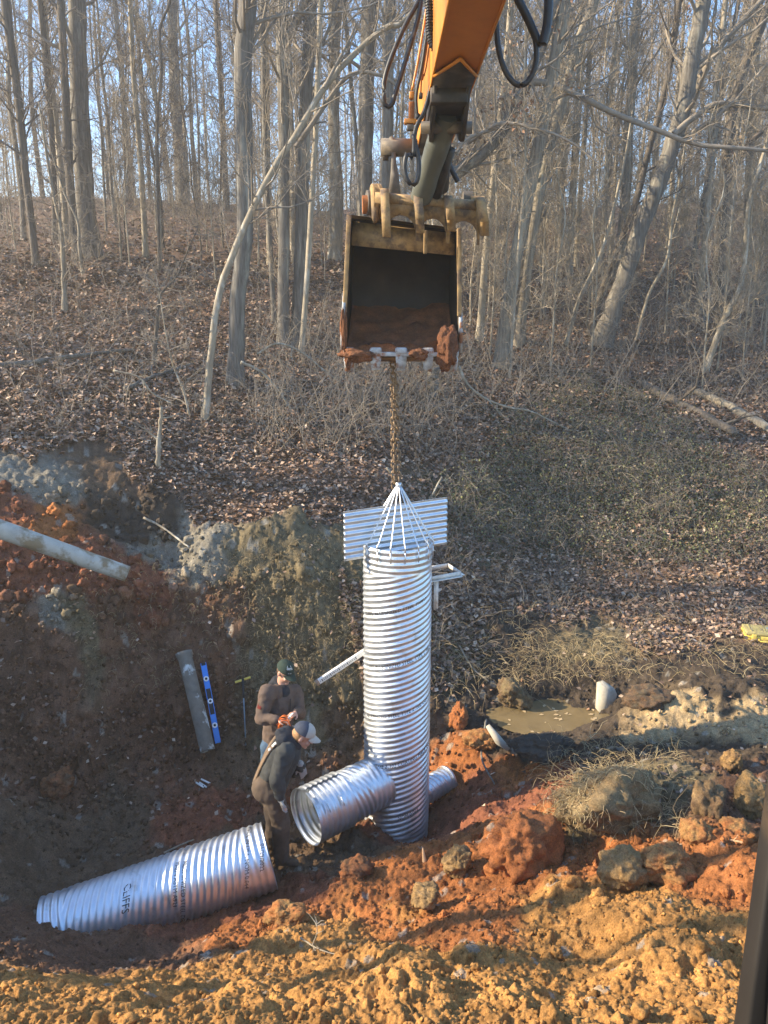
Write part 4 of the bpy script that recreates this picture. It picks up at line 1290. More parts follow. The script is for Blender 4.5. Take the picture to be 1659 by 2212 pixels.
# thumb cylinder
CE = P(908, 432, 7.75)
d = unit(CE - PVT); lc = np.linalg.norm(CE - PVT)
g = Geo()
tube(g, [PVT - d * .05, PVT + d * .02, PVT + d * .03, PVT + d * .26, PVT + d * .27, PVT + d * .60, PVT + d * .61, CE - d * .02], [.085, .09, .108, .108, .1, .1, .106, .10], 24, n=60)
cy = g.build('thumb_cylinder', M_cyl, ex_, True, sharp=40)
g = Geo(); tube(g, [PVT + d * .3 + [.13, 0, .02], CE + [.15, .03, .02]], .045, 14); g.build('cylinder_guard', M_grease, ex_)
g = Geo(); tube(g, [PVT + d * .1 + [.02, .02, .1], CE + [.20, .1, .12]], .075, 16); g.build('second_cylinder', M_grease, ex_)
# side link plates to the left of the stick end
def plate(name, pxs, D, th, m, parent):
    pts = np.array([P(x, y, D) for x, y in pxs])
    o = pts.mean(0)
    g = Geo()
    prism(g, [(p[0] - o[0], p[2] - o[2]) for p in pts], o, (1, 0, 0), (0, 0, 1), (0, 1, 0), th)
    return g.build(name, m, parent, False)
lk = plate('side_link', [(841, 296), (847, 293), (853, 300), (856, 350), (862, 385), (866, 425), (838, 425), (844, 370), (846, 330)], 8.35, .12, M_link, ex_)
g = Geo(); c = P(836, 318, 8.4); tube(g, [c + [-.06, 0, 0], c + [.30, .03, 0]], .085, 18); g.build('link_pin', M_link, lk)
g = Geo(); c = P(833, 336, 8.42); tube(g, [c + [-.03, 0, 0], c + [.03, 0, 0]], .05, 16); g.build('pin_collar', M_grease, lk)

# thumb: tube, arched plate, four fingers
TD = 7.72
thumb = bpy.data.objects.new('thumb', None); COL.objects.link(thumb); thumb.parent = ex_
tc = P(925, 450, TD); thumb.location = Vector(tc - origin_of(ex_))
tl, trr = P(812, 425, TD), P(1044, 444, TD)
g = Geo(); tube(g, [tl + [-.01, .06, .0], trr + [.01, .06, .0]], .052, 18); g.build('cross_tube', M_tan, thumb)
fx = [(831, 421, 836, 528), (902, 430, 908, 517), (968, 436, 975, 512), (1037, 440, 1047, 522)]
ti = unit(trr - tl)
# arched plate: strip between the fingers
g = Geo()
sc_ = scale_at(925, 450, TD)
for (xa, ya, xa2, yb), (xb, yc, xb2, yd) in zip(fx[:-1], fx[1:]):
    a, b = P(xa + 3, ya + 6, TD), P(xb + 3, yc + 6, TD)
    wd = np.linalg.norm(b - a)
    top = [(0, 0), (wd, 0)]
    low = []
    for k in range(15):
        t = pi * k / 14
        low.append((wd / 2 + cos(t) * wd * .43, -.27 + sin(t) * .14))
    poly = [(0, 0), (0, -.34), (wd * .06, -.34)] + low[::-1] + [(wd * .94, -.34), (wd, -.34), (wd, 0)]
    prism(g, poly[::-1], a + [0, .03, 0], (b - a) / wd, unit(np.array([.015, -.10, 1])), (0, 1, 0), .03)
g.build('arched_plate', M_tan, thumb, False)
for xa, ya, xb, yb in fx:
    a, b = P(xa, ya, TD), P(xb, yb, TD - .06)
    L = np.linalg.norm(b - a) * .86
    dz = unit(b - a)
    g = Geo()
    prof = [(-.03, -.05), (.15, -.05), (.20, .08), (.16, .22), (.09, L * .7), (-.03, L * 1.02), (-.06, L * 1.02), (-.13, L * .7), (-.14, .22), (-.11, .02)]
    fw = unit(np.cross(dz, np.array([1.0, 0, 0])))
    fw = fw if fw[1] > 0 else -fw
    prism(g, prof, a - np.array([.04, 0, 0]), fw, dz, (1, 0, 0), .08)
    g.build('thumb_finger', M_tan, thumb, False)
# pivot boss at the left of the thumb
for k, (x, yy, rad, th_) in enumerate(((792, 438, .115, .05), (802, 434, .155, .05), (811, 436, .165, .03))):
    c = P(x, yy, TD + .18); g = Geo()
    tube(g, [c, c + np.array([th_, .01, .0])], rad, 24); g.build('boss_plate', M_tan if k else M_link, thumb, True, sharp=40)
g = Geo(); c = P(783, 442, TD + .18); tube(g, [c, c + np.array([.3, .02, .01])], .085, 20); g.build('boss_pin', M_fit, thumb, True, sharp=40)
plate('boss_cheek', [(800, 405), (808, 402), (816, 410), (819, 440), (815, 478), (808, 482), (803, 470)], TD + .05, .06, M_tan, thumb)
g = Geo(); c = P(1000, 434, TD + .25); tube(g, [c, c + np.array([.09, 0, 0])], .09, 20); g.build('boss_plate', M_link, thumb, True, sharp=40)
g = Geo(); c = P(1016, 440, TD + .2); tube(g, [c, c + np.array([.13, 0, 0])], .07, 20); g.build('boss_plate', M_tan, thumb, True, sharp=40)

# bucket: curved shell between two cheek plates, opening towards the camera
BD = 8.08
bucket = bpy.data.objects.new('bucket', None); COL.objects.link(bucket); bucket.parent = ex_
bucket.location = Vector(P(862, 620, BD + .5) - origin_of(ex_))
TL, TR_, BL, BR_ = P(758, 470, BD + .10), P(988, 498, BD + .13), P(744, 765, BD), P(988, 766, BD + .04)
# side profile in (depth, height from lip)
Hh = .5 * ((TL - BL)[2] + (TR_ - BR_)[2])
prof = [(0, 0), (.30, -.05), (.62, -.02), (.86, .12), (1.0, .34), (1.02, .60), (.95, .85), (.80, 1.06), (.58, 1.20), (.30, Hh - .02), (.03, Hh)]
prof = spline(np.c_[prof, np.zeros(len(prof))], 40)[:, :2]
def bpt(s, dep, hgt):
    """s 0..1 across the bucket from left to right"""
    f = hgt / Hh
    a = BL * (1 - f) + TL * f; b = BR_ * (1 - f) + TR_ * f
    return a * (1 - s) + b * s + np.array([0, dep, 0])
ns = 14
def shell(off):
    out = []
    for k in range(ns):
        for i_, (dp, hg) in enumerate(prof):
            t_ = prof[min(i_ + 1, 39)] - prof[max(i_ - 1, 0)]; t_ = t_ / np.linalg.norm(t_)
            n_ = np.array([t_[1], -t_[0]])       # outwards
            f = hg / Hh
            out.append(bpt(k / (ns - 1), dp + n_[0] * off, hg + n_[1] * off))
    return np.array(out)
Vi, Vo = shell(0), shell(.03)
i = np.arange(ns - 1)[:, None] * 40 + np.arange(39)[None]
q = np.stack([i, i + 1, i + 41, i + 40], -1).reshape(-1, 4)
g = Geo(); g.add(Vi, q); g.build('inner_shell', M_inner, bucket)
g = Geo(); g.add(Vo, q[:, ::-1]); g.build('outer_shell', M_tan, bucket)
for s_, nm in ((0, -1), (1, 1)):
    pts = np.array([bpt(s_, dp, hg) for dp, hg in prof])
    o = pts[0]
    px_ = np.array([1.0, 0, 0])
    for nm2, m_, off, th_ in (('cheek_plate', M_tan, .006 * nm, .028 * nm), ('inner_cheek', M_inner, -.002 * nm, .006 * nm)):
        V = np.vstack([pts + px_ * off, pts + px_ * (off + th_)])
        n = len(pts); bm = bmesh.new(); vs = [bm.verts.new(v) for v in V]
        bm.faces.new(vs[:n]); bm.faces.new(vs[n:][::-1])
        for k in range(n): bm.faces.new([vs[k], vs[(k + 1) % n], vs[n + (k + 1) % n], vs[n + k]])
        bmesh.ops.recalc_face_normals(bm, faces=bm.faces[:]); bmesh.ops.triangulate(bm, faces=[f for f in bm.faces if len(f.verts) > 4])
        g = Geo(); add_bm(g, bm); g.build(nm2, m_, bucket, False)
    # yellow edge bar and white side cutter on the front edge
    a, b = bpt(s_, -.01, .40), bpt(s_, -.01, Hh + .02)
    g = Geo(); m_ = (a + b) / 2; h_ = (b - a) / 2
    box(g, m_ + px_ * .018 * nm, h_, (0, .045, 0), (.022, 0, 0), bev=.006); g.build('edge_bar', M_tan, bucket)
    a, b = bpt(s_, -.035, .02), bpt(s_, -.03, .60 if nm < 0 else .46)
    L = np.linalg.norm(b - a)
    g = Geo()
    prism(g, [(0, 0), (.10, .03), (.14, .3), (.10, L), (.02, L), (-.05, L * .7), (-.06, .2)], a + px_ * (.012 * nm if nm > 0 else -.045), (0, 1, 0), unit(b - a), (1, 0, 0), .035)
    g.build('side_cutter', M_white, bucket, False)
# tan top plate across the opening
g = Geo()
for s0, s1 in ((0, 1),):
    a, b, c_, d_ = bpt(.012, .12, Hh - .24), bpt(.988, .12, Hh - .24), bpt(.988, .16, Hh - .01), bpt(.012, .16, Hh - .01)
    V = [a, b, c_, d_] + [v + np.array([0, .03, 0]) for v in (a, b, c_, d_)]
    g.add(V, np.array([[0, 1, 2, 3], [5, 4, 7, 6], [4, 0, 3, 7], [1, 5, 6, 2], [3, 2, 6, 7], [4, 5, 1, 0]]))
g.build('top_plate', M_tan, bucket, False)
g = Geo(); a = bpt(.70, -.02, Hh - .30); box(g, a + [0, 0, .14], (.018, 0, 0), (0, .03, 0), (0, 0, .11), bev=.005); g.build('stiffener', M_tan, bucket)
# lip and teeth
g = Geo(); a, b = bpt(-.01, -.02, .01), bpt(1.01, -.02, .01)
box(g, (a + b) / 2 + [0, .07, 0], (b - a) / 2, (0, .10, .01), (0, -.002, .022), bev=.008); g.build('lip', M_white, bucket)
r = np.random.default_rng(77)
for k, s_ in enumerate((.04, .275, .50, .735, .955)):
    g = Geo(); c = bpt(s_, -.02, .015)
    prism(g, [(-.05, .05), (.05, .05), (.058, -.05), (.044, -.16 - .05 * r.uniform()), (-.042, -.16 - .05 * r.uniform()), (-.056, -.05)], c + [0, -.02, 0], (1, 0, 0), unit(np.array([0, .10, 1])), (0, 1, 0), .06)
    box(g, c + [0, .02, .02], (.062, 0, 0), (0, .06, 0), (0, 0, .035), bev=.02)
    g.build('tooth', M_white, bucket, False)

# hoses
HO = [
 ('hose', [(905, -15), (904.7, 0), (870, 66), (840, 139), (829, 185), (831, 225), (845, 228), (857, 192), (883, 109), (903, 40), (912, -15)], 7.0, 5.2, M_hose),
 ('hose', [(953, -15), (953, 0), (945, 100), (930, 190), (917, 240), (905, 262), (896, 290), (893, 340), (880, 330), (874, 360), (880, 390), (892, 400), (902, 388), (905, 350), (893, 290)], 6.9, 5.2, M_hose),
 ('hose', [(924, 60), (912, 140), (900, 200), (900, 235), (903, 255)], 6.9, 3.5, M_hose),
 ('hose', [(1112, -15), (1140, 40), (1160, 85), (1166, 100)], 6.3, 9, M_hose),
 ('hose', [(1072, 46), (1076, 100), (1090, 150), (1112, 180), (1133, 182), (1150, 160), (1158, 130), (1157, 90), (1148, 50)], 6.3, 6.0, M_hose),
 ('hose', [(1186, -15), (1182, 50), (1172, 95)], 6.25, 10, M_hose),
 ('hose', [(979, 280), (964, 317), (972, 357), (989, 393)], 7.75, 5.5, M_hose),
]
for nm, px, D, wpx, m_ in HO:
    pts = [P(x, y, D) for x, y in px]
    s_ = scale_at(px[0][0], px[0][1], D)
    g = Geo(); tube(g, pts, wpx / s_, 10, n=60); g.build(nm, m_, ex_)
# ribbed hose loop
pts = spline([P(x, y, 6.6) for x, y in [(926, -15), (927, 20), (928, 66), (933, 95), (941, 104), (948, 92), (951, 60), (953, 20), (953, -15)]], 260)
s_ = scale_at(940, 60, 6.6); kk = np.arange(260)
Rr = (7.2 + 1.2 * np.sign(np.sin(kk * 2 * pi / 6.5))) / s_
v, q = tubes(pts[None], Rr[None], 14); g = Geo(); g.add(v, q); g.build('ribbed_hose', M_hose, ex_, True, sharp=30)
# hard lines and valve on the left face
for k, (px, w_, m_) in enumerate((([(924, -10), (921, 20), (903, 130), (890, 195)], 2.6, M_orange), ([(938, -10), (918, 130), (911, 170), (909, 200)], 1.6, M_fit), ([(942, -10), (923, 130), (916, 165)], 1.6, M_fit))):
    D = 6.95; g = Geo(); s_ = scale_at(*px[0], D)
    tube(g, [P(x, y, D) for x, y in px], w_ / s_, 8, n=24); g.build('hydraulic_line', m_, ex_)
for x, y, a_, b_, m_ in ((889, 207, 5, 7, M_orange), (889, 240, 6, 17, M_fit), (886, 263, 13, 5, M_orange), (886, 276, 7, 6, M_link), (911, 166, 4, 5, M_fit), (909, 207, 4, 5, M_link), (903, 252, 4, 5, M_hose)):
    D = 7.0; s_ = scale_at(x, y, D); g = Geo()
    box(g, P(x, y, D), (a_ / s_, 0, 0), (0, .03, 0), (0, 0, b_ / s_), bev=.006); g.build('valve_fitting', m_, ex_)
# cab post close to the camera, lower right
M_post = mat('dark_cab_post', (.014, .012, .011), var=.3, scale=4, rough=.6, patch=(.06, .04, .022), pscale=3.5, pthr=.62, psoft=.06)
g = Geo()
a, b = P(1735, 1600, 1.0), P(1622, 2420, .92)
d = unit(b - a); s_ = unit(np.cross(d, [0, 1, 0])); f_ = np.cross(s_, d)
box(g, (a + b) / 2, d * np.linalg.norm(b - a) / 2, s_ * .036, f_ * .02, bev=.006); g.build('cab_post', M_post, ex_)
a, b = P(1716, 1700, .96), P(1668, 2420, .88)
g = Geo(); tube(g, [a, (a + b) / 2 + [.004, 0, 0], b], .018, 12); g.build('cab_rail', M_post, ex_)

# clay stuck in the bucket
r = np.random.default_rng(88)
def clay_lump(name, c, rad, label, m_, seed, cat='clod', group=None, rough=.55, sub=5):
    rr = np.random.default_rng(seed)
    bm = bmesh.new(); bmesh.ops.create_icosphere(bm, subdivisions=sub, radius=1)
    V = np.array([v.co[:] for v in bm.verts]); F = np.array([[v.index for v in f.verts] for f in bm.faces]); bm.free()
    o = rr.uniform(0, 40, 3)
    k = 1 + rough * .8 * fbm3(V * 1.0 + o, 2, seed) + rough * .55 * fbm3(V * 2.3 + o, 2, seed + 3, .5)
    P2 = V * k[:, None]
    k = k + .17 * np.abs(fbm3(P2 * 5 + o, 3, seed + 5, .6)) + .13 * fbm3(P2 * 9 + o, 3, seed + 9, .75) - .05
    k = np.clip(k, .3, 1.9)
    W = V * k[:, None] * np.asarray(rad, float) + np.asarray(c, float)
    o = make(name, W, [F], m_, None, True)
    recentre(o)
    return tag(o, label, cat, group)
M_clay2 = mat('dark_clay', (.095, .040, .020), var=.5, scale=9, rough=.95, bump=.04, bscale=26, base2=(.15, .055, .025), fine=.5)
# packed floor of clay and a hanging lump
nx, nd = 30, 26
S_, Dp = np.meshgrid(np.linspace(.015, .985, nx), np.linspace(-.02, .93, nd), indexing='ij')
Hg = .05 + .10 * np.abs(fbm(S_ * 5, Dp * 5, 4, 5)) + .62 * np.clip(Dp - .2, 0, 1) ** 1.2 + .08 * sstep(.6, 1, S_) + .03 * lumps(S_ * 12, Dp * 12, 6, .8)
Vt = np.array([bpt(s, d_, h_) for s, d_, h_ in zip(S_.ravel(), Dp.ravel(), Hg.ravel())])
i = np.arange(nx - 1)[:, None] * nd + np.arange(nd - 1)[None]
qq = np.stack([i, i + nd, i + nd + 1, i + 1], -1).reshape(-1, 4)
Vb = np.array([bpt(s, d_, max(.0, h_ - .3) * .6) for s, d_, h_ in zip(S_.ravel(), Dp.ravel(), Hg.ravel())])
Nn = nx * nd
bl = np.r_[np.arange(nd), np.arange(2 * nd - 1, Nn, nd), np.arange(Nn - 2, Nn - nd - 1, -1), np.arange(Nn - 2 * nd, 0, -nd)]
g = Geo(); g.add(Vt, qq); g.add(Vb, qq[:, ::-1]); g.F.append(np.stack([np.roll(bl, -1), bl, Nn + bl, Nn + np.roll(bl, -1)], -1))
o = g.build('packed_clay', M_clay)
tag(recentre(o), 'brown clay packed along the floor of the hanging bucket', 'clay')
c = P(968, 752, BD - .02)
clay_lump('clay_lump', c + [.0, 0, -.02], (.105, .14, .22), 'dark red clay lump stuck over the right hand teeth of the bucket', M_clay2, 61, 'clay')
c = P(748, 700, BD - .03)
clay_lump('clay_lump', c + [-.03, 0, -.06], (.035, .06, .22), 'strip of orange clay stuck to the left bucket cutter', M_clay, 62, 'clay')
c = P(775, 768, BD - .05)
clay_lump('clay_lump', c, (.17, .08, .06), 'flat smear of clay between the two left bucket teeth', M_clay, 63, 'clay')
c = P(905, 765, BD - .05)
clay_lump('clay_lump', c, (.10, .07, .05), 'flat smear of clay left of the red lump on the bucket lip', M_clay, 65, 'clay')
c = P(752, 780, BD - .03)
clay_lump('clay_lump', c, (.04, .06, .09), 'small orange clay lump on the leftmost bucket tooth', M_clay, 64, 'clay')

# chain from bucket to riser
M_chain = mat('rusty_chain', (.22, .15, .09), var=.4, scale=20, rough=.6, metal=.2)
ct, cb = P(851, 745, 8.36), APX + np.array([-.02, .03, -.03])
chain = thing('lifting_chain', cb, 'rusty chain hanging doubled from the bucket to the cone of the riser', 'chain')
def links(a, b, name):
    n = int(np.linalg.norm(b - a) / .058)
    d = unit(b - a); e1 = unit(np.cross(d, [0, 1, .2])); e2 = np.cross(d, e1)
    g = Geo()
    for k in range(n):
        c = a + (b - a) * (k + .5) / n
        e = e1 if k % 2 else e2
        e = unit(e + .3 * (e2 if k % 2 else e1) * r.normal())
        t = np.linspace(0, 2 * pi, 13)[:-1]
        L = c + (.042 * np.sign(np.cos(t)) * np.abs(np.cos(t)) ** .6)[:, None] * d + (.026 * np.sin(t))[:, None] * e
        L = np.vstack([L, L[:1]])
        v, q = tubes(L[None], np.full((1, 13), .0105), 6); g.add(v, q)
    return g.build(name, M_chain, chain)
links(ct + [-.012, 0, 0], cb + [-.03, 0, .0], 'chain_strand')
links(ct + [.02, .03, -.35], cb + [.025, .0, .05], 'chain_strand')
# ------------------------------------------------------------------ people
def caps(p0, r0, p1, r1, n=14, k=8):
    """tapered capsule as a closed mesh"""
    p0, p1 = np.asarray(p0, float), np.asarray(p1, float)
    d = unit(p1 - p0); e1 = unit(np.cross(d, [.3, 1, .2])); e2 = np.cross(d, e1)
    V, rings = [], []
    for t in np.linspace(-pi / 2, 0, k)[1:]: rings.append((p0 + d * r0 * sin(t), r0 * cos(t)))
    for t in np.linspace(0, pi / 2, k)[:-1]: rings.append((p1 + d * r1 * sin(t), r1 * cos(t)))
    a = np.linspace(0, 2 * pi, n, endpoint=False)
    for c, r_ in rings: V.append(c + r_ * (np.cos(a)[:, None] * e1 + np.sin(a)[:, None] * e2))
    m = len(rings)
    V = np.vstack(V + [[p0 - d * r0], [p1 + d * r1]])
    i = np.arange(m - 1)[:, None] * n; j = np.arange(n)[None]; j2 = (j + 1) % n
    q = np.stack([i + j, i + j2, i + n + j2, i + n + j], -1).reshape(-1, 4)
    t0 = np.stack([np.full(n, m * n), j2[0], j[0]], -1)
    t1 = np.stack([np.full(n, m * n + 1), (m - 1) * n + j[0], (m - 1) * n + j2[0]], -1)
    return V, [q, t0, t1]

def ell(c, rad, ax=None, n=18):
    V, F = caps((0, 0, -1e-4), 1, (0, 0, 1e-4), 1, n, 9)
    M_ = np.eye(3) if ax is None else np.asarray(ax, float)
    return np.asarray(c, float) + (V * np.asarray(rad, float)) @ M_, F

def fused(name, prims, voxel, mt, parent=None, smooth=4, fold=0.0, fscale=18, cut=None):
    """union of closed primitives turned into ONE continuous skin"""
    g = Geo()
    for V, F in prims: g.add(V, F)
    V = np.concatenate(g.V)
    o = make('tmp', V, g.F, None)
    md = o.modifiers.new('r', 'REMESH'); md.mode = 'VOXEL'; md.voxel_size = voxel; md.adaptivity = 0
    if smooth:
        ms = o.modifiers.new('s', 'SMOOTH'); ms.factor = .5; ms.iterations = smooth
    dg = bpy.context.evaluated_depsgraph_get()
    ev = o.evaluated_get(dg); me = ev.to_mesh()
    n = len(me.vertices)
    a = np.empty(n * 3, np.float32); me.vertices.foreach_get('co', a); V = a.reshape(-1, 3).astype(float)
    nn = np.empty(n * 3, np.float32); me.vertices.foreach_get('normal', nn); nn = nn.reshape(-1, 3)
    F = np.empty(len(me.polygons) * 4, np.int32); me.polygons.foreach_get('vertices', F); F = F.reshape(-1, 4)
    ev.to_mesh_clear()
    old = o.data
    bpy.data.objects.remove(o); bpy.data.meshes.remove(old)
    if fold:
        f1 = fbm(V[:, 0] * fscale + V[:, 1] * fscale * .6, V[:, 2] * fscale * .75 - V[:, 1] * fscale * .5, 3, 33)
        f2 = fbm(V[:, 0] * fscale * 2.2, V[:, 2] * fscale * 2 + V[:, 1] * fscale * 2, 3, 35)
        V = V + nn * (fold * (1 - 2 * np.abs(f1)) * .8 + fold * .4 * f2)[:, None]
    if cut is not None:
        F = F[~cut(V)[F].any(1)]
    return make(name, V, [F], mt, parent, True)

M_skin = mat('skin', (.46, .26, .185), var=.1, scale=20, rough=.5, spec=.4)
M_jacket = mat('brown_duck_jacket', (.105, .075, .06), var=.2, scale=14, rough=.85, bump=.002, bscale=120)
M_hood = mat('dark_hoodie', (.028, .03, .036), var=.2, scale=14, rough=.95, bump=.002, bscale=140)
M_hoodie = mat('grey_black_hoodie', (.05, .052, .05), var=.25, scale=14, rough=.95, bump=.002, bscale=140)
M_jeans = mat('blue_jeans', (.045, .085, .14), var=.3, scale=16, rough=.9, base2=(.07, .115, .18), pscale=4)
M_bibs = mat('brown_work_bibs', (.075, .056, .042), var=.3, scale=10, rough=.95, base2=(.105, .075, .052), pscale=4, bump=.002, bscale=120)
M_boot = mat('muddy_boot', (.08, .055, .038), var=.4, scale=12, rough=.85)
M_greencap = mat('dark_green_cap', (.022, .038, .03), var=.15, scale=30, rough=.9)
M_navycap = mat('navy_cap', (.05, .06, .085), var=.15, scale=30, rough=.9)
M_palecap = mat('stone_cap', (.42, .39, .34), var=.1, scale=30, rough=.9)
M_hair = mat('fair_hair', (.36, .20, .09), var=.4, scale=60, rough=.6)
M_hair2 = mat('brown_hair', (.09, .055, .035), var=.4, scale=60, rough=.6)
M_glove = mat('grey_work_glove', (.32, .31, .29), var=.2, scale=30, rough=.9)
M_strap = mat('tan_strap', (.20, .14, .09), var=.2, scale=30, rough=.9)
M_reflect = mat('silver_tape', (.75, .75, .72), var=.1, scale=20, rough=.4)
M_print = mat('white_print', (.75, .75, .72), var=.05, rough=.7)
M_patch = mat('dark_red_patch', (.16, .02, .015), var=.1, rough=.8)

def head_prims(c, fwd, up, s=1.0):
    """skull, jaw, nose, brow, lips, ears and neck stub; c centre of the head"""
    c = np.asarray(c, float); f = unit(np.asarray(fwd, float)); u_ = unit(np.asarray(up, float) - f * (np.asarray(up, float) @ f)); r_ = np.cross(f, u_)
    A = np.stack([r_, f, u_])
    q = lambda x, y, z: c + s * (x * r_ + y * f + z * u_)
    out = [ell(q(0, -.012, .03), np.array([.076, .096, .09]) * s, A), ell(q(0, .022, -.045), np.array([.060, .068, .075]) * s, A),
           caps(q(0, .082, .005), .010 * s, q(0, .108, -.028), .015 * s), ell(q(0, .088, .018), np.array([.05, .014, .012]) * s, A),
           ell(q(0, .088, -.062), np.array([.024, .012, .007]) * s, A), ell(q(0, .086, -.074), np.array([.022, .012, .007]) * s, A), ell(q(0, .072, -.105), np.array([.024, .022, .018]) * s, A)]
    for sx in (-1, 1):
        out.append(ell(q(sx * .078, -.012, -.008), np.array([.012, .022, .034]) * s, A))
        out.append(ell(q(sx * .034, .075, -.030), np.array([.026, .022, .026]) * s, A))
    return out, A

def hand_prims(w_, d, n, side, curl=.5, s=1.0):
    """wrist w_, pointing d, palm normal n (towards the palm side), side +1 thumb to the +x of (d x n)"""
    d = unit(np.asarray(d, float)); n = unit(np.asarray(n, float) - d * (np.asarray(n, float) @ d)); x = np.cross(d, n) * side
    w_ = np.asarray(w_, float)
    out = [ell(w_ + d * .05 * s, np.array([.042, .052, .016]) * s, np.stack([x, d, n]))]
    for k, (ox, L) in enumerate(((.030, .070), (.010, .080), (-.010, .074), (-.030, .056))):
        b = w_ + d * .085 * s + x * ox * s
        a1 = curl * .5 + .08 * k; a2 = curl * 1.2 + .1 * k
        m_ = b + (d * cos(a1) + n * sin(a1)) * L * .5 * s
        e = m_ + (d * cos(a2) + n * sin(a2)) * L * .5 * s
        out += [caps(b - d * .02 * s, .0105 * s, m_, .0095 * s, 10, 5), caps(m_, .0095 * s, e, .008 * s, 10, 5)]
    b = w_ + d * .025 * s + x * .032 * s
    m_ = b + (d * .6 + x * .65 + n * .35) * .04 * s
    e = m_ + (d * .85 + x * .15 + n * .5) * .032 * s
    out += [caps(b, .014 * s, m_, .012 * s, 10, 5), caps(m_, .011 * s, e, .009 * s, 10, 5)]
    return out

def cap_parts(person, c, A, s, crown, bill, name='cap', front=None):
    r_, f, u_ = A
    q = lambda x, y, z: c + s * (x * r_ + y * f + z * u_)
    # dome
    g = Geo(); nth, nph = 28, 10
    ph = np.linspace(0, 1, nph)[:, None] * (pi / 2); th = np.linspace(0, 2 * pi, nth, endpoint=False)[None]
    X_ = .086 * np.cos(ph) ** .8 * np.cos(th); Y_ = -.010 + .106 * np.cos(ph) ** .8 * np.sin(th); Z_ = .035 + .088 * np.sin(ph) + 0 * th
    V = (c + s * (X_[..., None] * r_ + Y_[..., None] * f + Z_[..., None] * u_)).reshape(-1, 3)
    i = np.arange(nph - 1)[:, None] * nth; j = np.arange(nth)[None]; j2 = (j + 1) % nth
    qd = np.stack([i + j, i + j2, i + nth + j2, i + nth + j], -1)
    ang = (th[0] + pi / nth)
    isf = (np.sin(ang) > .25)[None].repeat(nph - 1, 0)
    allq = qd.reshape(-1, 4)
    if front is None: g.add(V, allq); dome = g.build(name, crown, person)
    else:
        g.add(V, allq[~isf.ravel()]); dome = g.build(name, crown, person)
        g2 = Geo(); g2.add(V, allq[isf.ravel()]); g2.build('front_panel', front, dome)
    # bill: curved plate
    g = Geo(); nu, nv = 15, 7
    U_, W_ = np.meshgrid(np.linspace(-1, 1, nu), np.linspace(0, 1, nv), indexing='ij')
    xx = U_ * (.074 - .012 * W_); base = -.010 + .100 * np.sqrt(np.clip(1 - (U_ * .8) ** 2, 0, 1))
    yy = base + W_ * .078 * np.sqrt(np.clip(1 - (U_ * .9) ** 2, .05, 1)); zz = .040 - .018 * U_ ** 2 - .022 * W_
    top = (c + s * (xx[..., None] * r_ + yy[..., None] * f + zz[..., None] * u_)).reshape(-1, 3)
    i = np.arange(nu - 1)[:, None] * nv + np.arange(nv - 1)[None]
    qq = np.stack([i, i + nv, i + nv + 1, i + 1], -1).reshape(-1, 4)
    g.add(top, qq); g.add(top - u_ * .004 * s, qq[:, ::-1]); g.build('bill', bill, dome)
    return dome, q

# ======== the man standing behind, sorting an orange cord
PB = 8.36
fl = P(585, 1712, PB); flz = float(base_h(fl[0], PB)) + .02
head = P(616, 1452, PB); 
FW = unit(np.array([.62, -.60, -.42])); UPv = np.array([.2, -.25, 1.0])
neck, chest, pelv = P(608, 1482, PB + .03), P(605, 1520, PB + .02), P(597, 1606, PB)
shR, shL = P(578, 1496, PB - .13), P(636, 1496, PB + .13)
elR, elL = P(565, 1552, PB - .20), P(648, 1540, PB + .02)
wrR, wrL = P(601, 1556, PB - .36), P(638, 1540, PB - .24)
hipR, hipL = P(586, 1612, PB - .05), P(608, 1612, PB + .06)
knR, knL = P(577, 1664, PB - .03), P(606, 1668, PB + .02)
anR = np.array([P(566, 1712, PB)[0], PB + .02, flz + .09]); anL = np.array([P(600, 1715, PB)[0], PB + .02, flz + .08])
pb = thing('person', np.array([pelv[0], PB, flz]), 'standing man in brown jacket and dark green cap sorting an orange cord', 'person')
hp, A = head_prims(head, FW, UPv, 1.04)
hands = hand_prims(wrR, unit(np.array([.9, -.2, .12])), (.1, -.2, -1), -1, .9) + hand_prims(wrL, unit(np.array([-.35, -.75, .15])), (-.2, .1, -1), 1, .9)
core = [caps(head - A[2] * .06 - A[1] * .02, .058, neck + [0, 0, -.04], .066), caps(chest, .12, pelv, .115), caps(neck, .07, chest, .12)]
for a, b, c_ in ((shR, elR, wrR), (shL, elL, wrL)):
    core += [caps(chest + [0, 0, .05], .06, a, .05), caps(a, .05, b, .04), caps(b, .042, c_, .028)]
for a, b, c_ in ((hipR, knR, anR), (hipL, knL, anL)):
    core += [caps(pelv, .09, a, .085), caps(a, .08, b, .055), caps(b, .055, c_, .04)]
fused('body', hp + core + hands, .0065, M_skin, pb, 3)
torso = [caps(chest + [0, 0, .03], .165, (chest + pelv) / 2, .165), caps((chest + pelv) / 2, .165, pelv + [0, 0, .02], .168), caps(shR, .085, shL, .085), caps(neck + [0, 0, -.06], .10, chest, .15)]
for a, b, c_ in ((shR, elR, wrR), (shL, elL, wrL)):
    torso += [caps(a, .092, b, .072), caps(b, .074, b + (c_ - b) * .88, .052)]
jk = fused('jacket', torso, .014, M_jacket, pb, 4, fold=.018, fscale=9)
fused('hood', [caps(neck + [-.05, .05, .02], .085, neck + [.03, -.05, -.05], .075), caps(neck + [-.10, .02, .0], .06, neck + [.02, .09, .0], .06)], .012, M_hood, pb, 3, fold=.008)
leg = []
for a, b, c_ in ((hipR, knR, anR), (hipL, knL, anL)):
    leg += [caps(pelv + [0, 0, -.02], .14, a, .125), caps(a, .115, b, .085), caps(b, .085, c_ + [0, 0, .02], .068)]
fused('jeans', leg, .014, M_jeans, pb, 4, fold=.010, fscale=12)
